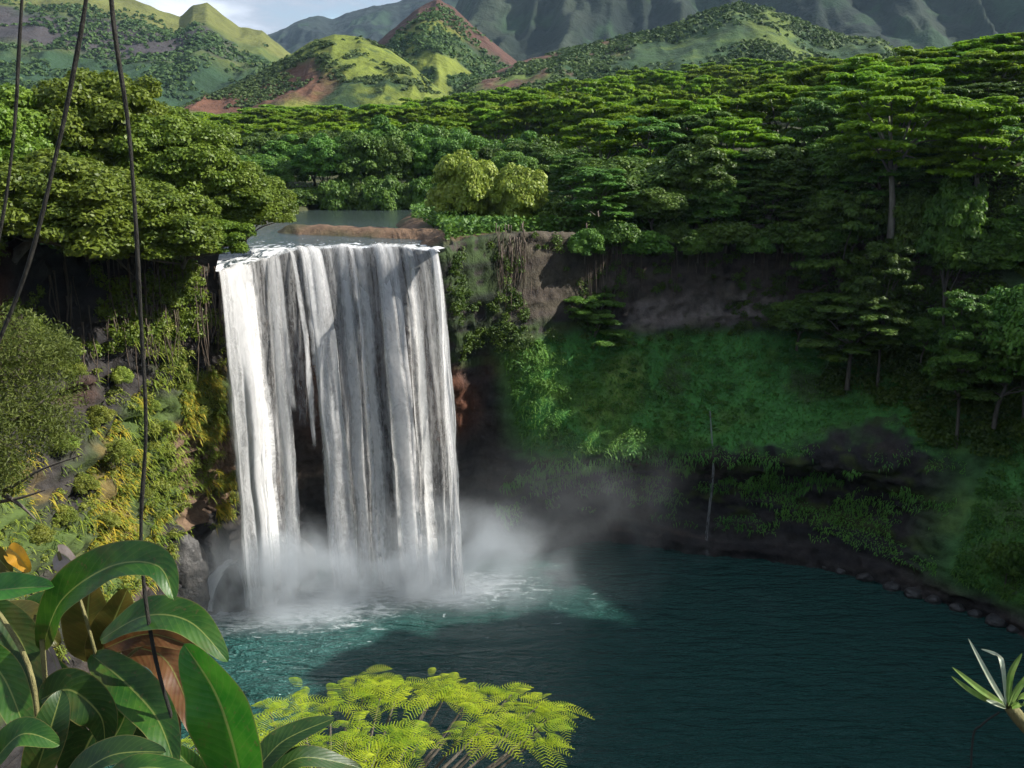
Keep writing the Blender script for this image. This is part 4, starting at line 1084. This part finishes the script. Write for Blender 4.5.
LV = [
 ([(42, 650, 2.5), (62, 600, 2.45), (112, 566, 2.4), (158, 566, 2.35), (174, 600, 2.3)], 40, 'green', (.2, -.7, .7), 'arching green leaf with its tip bent down, topmost'),
 ([(-60, 600, 2.5), (0, 590, 2.45), (54, 586, 2.4)], 30, 'bright', (0, -.6, .8), 'bright green leaf entering from the left edge'),
 ([(98, 665, 2.75), (88, 620, 2.7), (92, 575, 2.7)], 44, 'bronze', (0, -1, .2), None),
 ([(96, 668, 2.7), (112, 625, 2.65), (128, 588, 2.6)], 34, 'bronze', (.3, -1, .2), None),
 ([(100, 640, 2.55), (145, 616, 2.5), (190, 622, 2.45), (228, 662, 2.4)], 36, 'green', (.1, -.5, .8), None),
 ([(105, 648, 2.6), (150, 634, 2.55), (200, 650, 2.5)], 22, 'brown', (.1, -.7, .4), None),
 ([(246, 800, 2.1), (232, 740, 2.1), (214, 690, 2.12), (184, 644, 2.15)], 68, 'bright', (-.25, -1, .15), 'broad upright bright green leaf with a pale midrib'),
 ([(250, 780, 2.3), (282, 742, 2.35), (335, 718, 2.4)], 26, 'dark', (0, -.5, .9), None),
 ([(262, 790, 2.3), (300, 758, 2.35), (362, 768, 2.4)], 22, 'dark', (0, -.5, .9), None),
 ([(60, 790, 2.0), (110, 756, 2.0), (166, 752, 2.0)], 34, 'dark', (0, -.4, .9), None),
 ([(90, 800, 1.9), (140, 768, 1.9), (205, 778, 1.9)], 26, 'green', (0, -.4, .9), None),
 ([(92, 655, 2.6), (128, 685, 2.5), (158, 720, 2.4), (176, 768, 2.3)], 42, 'green', (.3, -.8, .6), None),
 ([(118, 645, 2.65), (160, 655, 2.6), (182, 690, 2.55), (196, 738, 2.5)], 30, 'brown', (.3, -.9, .4), 'dry brown leaf hanging down'),
 ([(150, 690, 2.6), (168, 715, 2.6), (176, 750, 2.6)], 20, 'brown', (.3, -.9, .2), None),
 ([(185, 700, 2.7), (198, 722, 2.7), (200, 742, 2.7)], 14, 'brown', (.3, -.9, .2), None),
 ([(-20, 600, 2.5), (20, 640, 2.5), (38, 700, 2.45)], 36, 'dark', (.4, -.9, .4), None),
 ([(-30, 640, 2.3), (5, 680, 2.3), (30, 745, 2.25)], 34, 'green', (.4, -.9, .4), None),
 ([(40, 700, 2.4), (70, 690, 2.4), (100, 715, 2.4), (105, 745, 2.4)], 40, 'dark', (.0, -.9, .5), None),
 ([(30, 790, 2.3), (50, 730, 2.3), (62, 690, 2.35)], 34, 'dark', (.3, -.9, .3), None),
 ([(-20, 780, 2.1), (20, 735, 2.1), (60, 745, 2.1)], 30, 'green', (.0, -.6, .8), None),
 ([(100, 760, 2.5), (125, 715, 2.5), (118, 680, 2.55)], 34, 'green', (-.2, -.9, .4), None),
 ([(58, 552, 2.62), (70, 560, 2.6), (84, 580, 2.58)], 28, 'grey', (-.2, -1, .3), 'withered pinkish grey curled leaf'),
 ([(40, 640, 2.7), (54, 660, 2.7), (62, 690, 2.7)], 26, 'grey', (-.2, -1, .3), None),
 ([(95, 680, 2.7), (98, 700, 2.68), (88, 730, 2.66)], 20, 'grey', (-.2, -1, .3), None),
 ([(165, 650, 2.8), (178, 672, 2.8), (188, 700, 2.8)], 20, 'grey', (-.2, -1, .3), None),
 ([(8, 548, 2.62), (18, 556, 2.6), (30, 572, 2.6)], 18, 'orange', (0, -1, .5), 'small yellow-orange leaf'),
 ([(-20, 545, 2.6), (-4, 556, 2.6), (12, 574, 2.6)], 20, 'bronze', (0, -1, .5), None),
 ([(-10, 620, 2.75), (25, 618, 2.75), (60, 645, 2.75)], 30, 'bronze', (0, -.6, .8), None),
 ([(20, 610, 2.8), (60, 605, 2.8), (95, 630, 2.8)], 26, 'green', (0, -.6, .8), None),
 ([(200, 800, 2.4), (192, 770, 2.4), (170, 745, 2.4)], 26, 'green', (0, -.7, .8), None),
 ([(120, 700, 2.85), (90, 740, 2.85), (70, 790, 2.85)], 50, 'dark', (0, -.9, .3), None),
 ([(20, 650, 2.9), (60, 700, 2.9), (90, 770, 2.9)], 60, 'dark', (0, -.9, .3), None),
 ([(140, 670, 2.95), (150, 720, 2.95), (150, 790, 2.95)], 50, 'dark', (0, -.9, .3), None),
]
for pts, w, mt, fc, lb in LV:
    big_leaf('leaf', pts, w, mt, fg, fc, random.uniform(.2, .4) if mt != 'grey' else .6, label=lb, wav=.012 if mt in ('green', 'bright', 'dark') else .03)
M['stem'] = bark_mat('plant_stem', (.10, .09, .03), (.24, .22, .09), 30)
for pts, r_ in (([(98, 860, 2.6), (100, 740, 2.6), (96, 655, 2.6)], .009), ([(60, 860, 2.5), (50, 740, 2.45), (42, 640, 2.48)], .007), ([(96, 655, 2.6), (80, 600, 2.6), (66, 575, 2.6), (58, 552, 2.6)], .005),
                 ([(240, 900, 2.15), (244, 800, 2.1), (248, 780, 2.1)], .009), ([(10, 900, 2.4), (35, 760, 2.35), (30, 670, 2.4), (-10, 600, 2.5)], .007), ([(98, 700, 2.6), (125, 660, 2.6), (150, 640, 2.6)], .005)):
    a_ = Acc(); tube(a_, spline([aty(*p) for p in pts], 20), r_, 8); a_.build('stem', M['stem'], fg)

# vines hanging in front of the view
def vine(pts, r, label):
    a_ = Acc(); P_ = spline([aty(*p) for p in pts], 120)
    P_[:, 0] += .004 * fbm(P_[:, 2] * 3, 0, r * 99, 3, 2); tube(a_, P_, r * (1 + .25 * fbm(P_[:, 2] * 9, 1, 1, 3, 6)), 7)
    o = a_.build('hanging_vine', M['vine']); tag(o, label, 'vine', 'dark vines hanging at the left')
vine([(30, -180, 3.2), (22, 0, 3.2), (16, 110, 3.2), (6, 200, 3.2), (-12, 290, 3.2)], .0052, 'dark vine nearest the left edge, ending above the cliff')
vine([(100, -180, 3.1), (86, 0, 3.1), (62, 130, 3.1), (30, 260, 3.1), (-8, 358, 3.1)], .0066, 'thick dark vine slanting down to the left edge')
vine([(100, -180, 2.5), (112, 0, 2.5), (131, 150, 2.5), (141, 320, 2.5), (146, 430, 2.5), (141, 540, 2.5), (152, 640, 2.45), (172, 720, 2.4)], .0052, 'longest dark vine hanging down into the big leaves')

# lime green feathery tree under the viewpoint
lt = empty('feathery_tree', (0, 0, 0)); tag(lt, 'lime green feathery-leaved tree reaching over the pool at the bottom', 'tree')
clumps = [(350, 690, 10.6), (300, 700, 10.3), (400, 684, 10.6), (440, 682, 10.8), (480, 688, 10.8), (520, 694, 10.7), (550, 706, 10.6), (566, 716, 10.5),
          (330, 706, 10), (380, 698, 10.2), (430, 698, 10.3), (475, 702, 10.2), (515, 712, 10.1), (555, 728, 10.0), (545, 742, 9.9), (270, 712, 9.8), (240, 724, 9.6), (215, 735, 9.4),
          (300, 722, 9.4), (345, 728, 9.3), (385, 735, 9.3), (420, 738, 9.4), (350, 742, 9.0), (390, 748, 9.1), (300, 742, 8.9), (265, 738, 9.0), (230, 752, 8.8), (195, 748, 9.0),
          (315, 758, 8.7), (275, 760, 8.6), (470, 728, 9.6), (500, 732, 9.7), (450, 688, 10.5), (365, 682, 10.9), (250, 770, 8.4), (350, 765, 8.4), (400, 760, 8.8), (200, 775, 8.4)]
fr = Acc(); tw = Acc(); rsn = np.random.RandomState(5)
hub = aty(330, 860, 9.0)
V_ = []
for ci, (px, py, y) in enumerate(clumps):
    px = px if px < 450 else 450 + (px - 450) * .88
    c = aty(px, py, y)
    dirc = c - hub; dirc[2] = 0; dirc /= np.linalg.norm(dirc)
    mid = hub * .4 + c * .6 + np.array((0, 0, -.15))
    tube(tw, spline([hub, mid, c], 12), np.linspace(.035, .008, 12), 6)
    nf = 15
    for k in range(nf):
        a = rsn.uniform(0, 6.28); L = rsn.uniform(.22, .50)
        d = np.array((math.cos(a), math.sin(a), 0)) + dirc * .25; d /= np.linalg.norm(d); sd_ = np.array((-d[1], d[0], 0))
        o0 = c + rsn.normal(0, .05, 3) * np.array((1.6, 1.6, .7))
        rise = rsn.uniform(.0, .35)
        npn = 13
        tilt = rsn.normal(0, .18, 2)
        for q in range(npn):
            t = (q + 1) / npn
            p = o0 + d * L * t + np.array((0, 0, L * (rise * t - .42 * t * t)))
            pl = L * .20 * math.sin(math.pi * (.12 + .85 * t)) ** .8; w = L * .020
            for s_ in (-1, 1):
                dd = sd_ * s_ * .92 + d * .42; e = p + dd * pl + np.array((0, 0, -pl * .22 + tilt[0] * pl * s_))
                nrm = d * w
                V_ += [p - nrm * .6, p + nrm * .6, e + nrm * .5, e - nrm * .5]
V_ = np.array(V_)
mesh_from('crown', V_, np.arange(len(V_)).reshape(-1, 4), False, mat=M['lime'], parent=lt)
tg = np.array((hub[0] - .5, hub[1] - 1.5, 30.))
tube(tw, spline([tg, (hub + tg) / 2 + np.array((.3, .4, 0)), hub], 14), np.linspace(.22, .06, 14), 8)
tw.build('trunk', M['bark'], lt)

# spiky plant at the right edge
sp = empty('spiky_plant', (0, 0, 0)); tag(sp, 'small spiky plant with sword-shaped leaves at the lower right edge', 'plant')
BL['spike'] = big_leaf_mat('sword_leaf', (.10, .20, .04), (.22, .34, .09), None, .35)
BL['spike_pale'] = big_leaf_mat('pale_sword_leaf', (.35, .42, .30), (.5, .55, .42), None, .35)
for pts, w, mt in (([(1006, 706, 3), (990, 680, 2.95), (968, 638, 2.9)], 7, 'spike_pale'), ([(1006, 706, 3), (1002, 665, 3), (996, 655, 3.05), (981, 649, 3.1)], 6, 'spike_pale'),
                   ([(1006, 706, 3), (980, 690, 2.9), (952, 667, 2.85)], 8, 'spike'), ([(1006, 708, 3), (975, 694, 2.9), (951, 676, 2.85)], 7, 'spike'),
                   ([(1008, 704, 3), (1010, 675, 3), (1022, 653, 3)], 8, 'spike'), ([(1010, 706, 3), (1018, 688, 3), (1040, 662, 3)], 8, 'spike'),
                   ([(1010, 706, 3), (1026, 695, 2.9), (1056, 688, 2.9)], 8, 'spike'), ([(1006, 708, 3), (996, 704, 2.9), (986, 700, 2.88)], 6, 'spike_pale'),
                   ([(1008, 706, 3), (1015, 690, 2.9), (1030, 668, 2.8)], 8, 'spike'), ([(1010, 708, 3), (1022, 704, 2.9), (1040, 710, 2.85)], 7, 'spike')):
    big_leaf('leaf', pts, w, mt, sp, (0, -.8, .6), .4, wav=0, nl=16)
a_ = Acc(); tube(a_, spline([aty(1008, 705, 3), aty(1022, 722, 3), aty(1050, 760, 3), aty(1080, 900, 2.8)], 14), np.linspace(.02, .035, 14), 8, .2); a_.build('stem', M['stem'], sp)
a_ = Acc(); tube(a_, spline([aty(1000, 712, 3), aty(982, 725, 3), aty(972, 745, 3), aty(970, 860, 2.9)], 14), .0035, 6); a_.build('twig', M['vine'], sp)

# olive tree with fine leaves hanging into the view at the left, and its twigs
ol = empty('fine_leaved_tree', (0, 0, 0)); tag(ol, 'blurred olive fine-leaved branches at the left edge, before the cliff', 'tree')
acc = Acc()
for (px, py, y, r) in [(10, 340, 34, 1.5), (40, 350, 35, 1.4), (5, 390, 34, 1.7), (45, 395, 35, 1.5), (20, 430, 34, 1.5), (55, 430, 35, 1.1), (-20, 360, 34, 1.8), (-20, 420, 33, 1.8), (5, 470, 33, 1.0), (-25, 470, 33, 1.6), (60, 350, 36, .7)]:
    c = aty(px, py, y)
    n = int(1500 * r); d = sph(n) * (rng.random(n) ** .45)[:, None] * r * np.array((1, 1, .9))
    V, Fq = leaf_quads(c + d, np.tile(np.array((0, -.3, .6)), (n, 1)), .045, 4.5, .7); acc.add(V, Fq)
acc.build('crown', M['olive'], ol, smooth=False)
a_ = Acc()
root = aty(-160, 520, 33); gzr = 30
for pts in ([(-160, 700, 33), (-60, 420, 33.5), (10, 370, 34)], [(-60, 420, 33.5), (0, 400, 34), (50, 375, 35)], [(-90, 500, 33), (-20, 440, 33.5), (30, 410, 34), (50, 395, 34.5)], [(-90, 520, 33), (0, 492, 33), (40, 470, 33), (82, 455, 33)], [(-60, 510, 33), (10, 500, 33), (45, 490, 33)], [(0, 492, 33), (20, 505, 33), (36, 520, 33)]):
    tube(a_, spline([aty(*p) for p in pts], 14), np.linspace(.10, .02, 14), 6)
a_.build('trunk', M['bark'], ol)

# ------------------------------------------------------------------ air
HAZE = True; HZ = .00003
if HAZE:
    t = NT('haze_air'); v = t.n('ShaderNodeVolumePrincipled'); v.inputs['Density'].default_value = HZ
    v.inputs['Color'].default_value = (.55, .75, 1.0, 1); v.inputs['Anisotropy'].default_value = .0
    t.link(v.outputs[0], t.out.inputs['Volume'])
    x0, x1, y0, y1, z0, z1 = -9500, 9500, -9300, 9600, -8, 640
    V = [(x, y, z) for z in (z0, z1) for y in (y0, y1) for x in (x0, x1)]
    o = mesh_from('haze', V, [(0, 1, 3, 2), (4, 6, 7, 5), (0, 4, 5, 1), (2, 3, 7, 6), (0, 2, 6, 4), (1, 5, 7, 3)], False, mat=t.m)
    outward(o)
    tag(o, 'thin haze over the valley', None, None, 'stuff')

# ------------------------------------------------------------------ light, sky, camera
SUN_EL, SUN_AZ = 36.0, 87.0      # degrees; azimuth clockwise from +Y
sd = Vector((math.sin(R(SUN_AZ)) * math.cos(R(SUN_EL)), math.cos(R(SUN_AZ)) * math.cos(R(SUN_EL)), math.sin(R(SUN_EL))))
L_ = bpy.data.lights.new('sun', 'SUN'); L_.energy = 4.8; L_.angle = R(.5); L_.color = (1, .95, .86)
so = bpy.data.objects.new('sun', L_); COL.objects.link(so); so.rotation_euler = sd.to_track_quat('Z', 'Y').to_euler(); so.location = (60, 20, 150)
w = bpy.data.worlds.new('World'); SC.world = w; w.use_nodes = True; nt = w.node_tree; nt.nodes.clear()
out = nt.nodes.new('ShaderNodeOutputWorld'); bg = nt.nodes.new('ShaderNodeBackground'); bg.inputs[1].default_value = .14
sky = nt.nodes.new('ShaderNodeTexSky'); sky.sky_type = 'NISHITA'; sky.sun_disc = False; sky.sun_elevation = R(SUN_EL); sky.sun_rotation = R(SUN_AZ)
tc = nt.nodes.new('ShaderNodeTexCoord'); mp = nt.nodes.new('ShaderNodeMapping'); mp.inputs['Scale'].default_value = (1, 1, 3.2); mp.inputs['Location'].default_value = (.35, 0, .1)
nt.links.new(tc.outputs['Generated'], mp.inputs[0])
nz = nt.nodes.new('ShaderNodeTexNoise'); nz.inputs['Scale'].default_value = 3.2; nz.inputs['Detail'].default_value = 7; nz.inputs['Roughness'].default_value = .55
nt.links.new(mp.outputs[0], nz.inputs['Vector'])
mr = nt.nodes.new('ShaderNodeMapRange'); mr.inputs[1].default_value = .36; mr.inputs[2].default_value = .52; nt.links.new(nz.outputs['Fac'], mr.inputs[0])
cr = nt.nodes.new('ShaderNodeValToRGB'); cr.color_ramp.elements[0].color = (.9, 1.2, 1.7, 1); cr.color_ramp.elements[0].position = .45
cr.color_ramp.elements[1].color = (4.6, 4.9, 5.4, 1); cr.color_ramp.elements[1].position = .66
nt.links.new(nz.outputs['Fac'], cr.inputs[0])
mx = nt.nodes.new('ShaderNodeMix'); mx.data_type = 'RGBA'; nt.links.new(mr.outputs[0], mx.inputs[0]); nt.links.new(sky.outputs[0], mx.inputs[6]); nt.links.new(cr.outputs[0], mx.inputs[7])
nt.links.new(mx.outputs[2], bg.inputs[0]); nt.links.new(bg.outputs[0], out.inputs[0])

cam = bpy.data.cameras.new('camera'); co = bpy.data.objects.new('camera', cam); COL.objects.link(co)
co.location = (0, 0, H); co.rotation_euler = (math.pi / 2 - PITCH, 0, 0)
cam.sensor_width = 36; cam.lens = F / 1024 * 36; cam.clip_start = .1; cam.clip_end = 30000
SC.camera = co
SC.view_settings.view_transform = 'Standard'; SC.view_settings.look = 'None'; SC.view_settings.gamma = 1; SC.view_settings.exposure = 0.9
SC.render.engine = 'CYCLES'
cy = SC.cycles; cy.use_adaptive_sampling = True; cy.adaptive_threshold = .02; cy.use_light_tree = False; cy.max_bounces = 4; cy.diffuse_bounces = 2; cy.glossy_bounces = 2; cy.transmission_bounces = 4; cy.transparent_max_bounces = 24; cy.volume_bounces = 1
cy.volume_max_steps = 48; cy.volume_step_rate = 3.0; cy.use_denoising = True; cy.caustics_reflective = False; cy.caustics_refractive = False
# protos never planted are taken out
for k, (o, unused) in protos.items():
    if unused:
        for ch in list(o.children): bpy.data.objects.remove(ch)
        bpy.data.objects.remove(o)
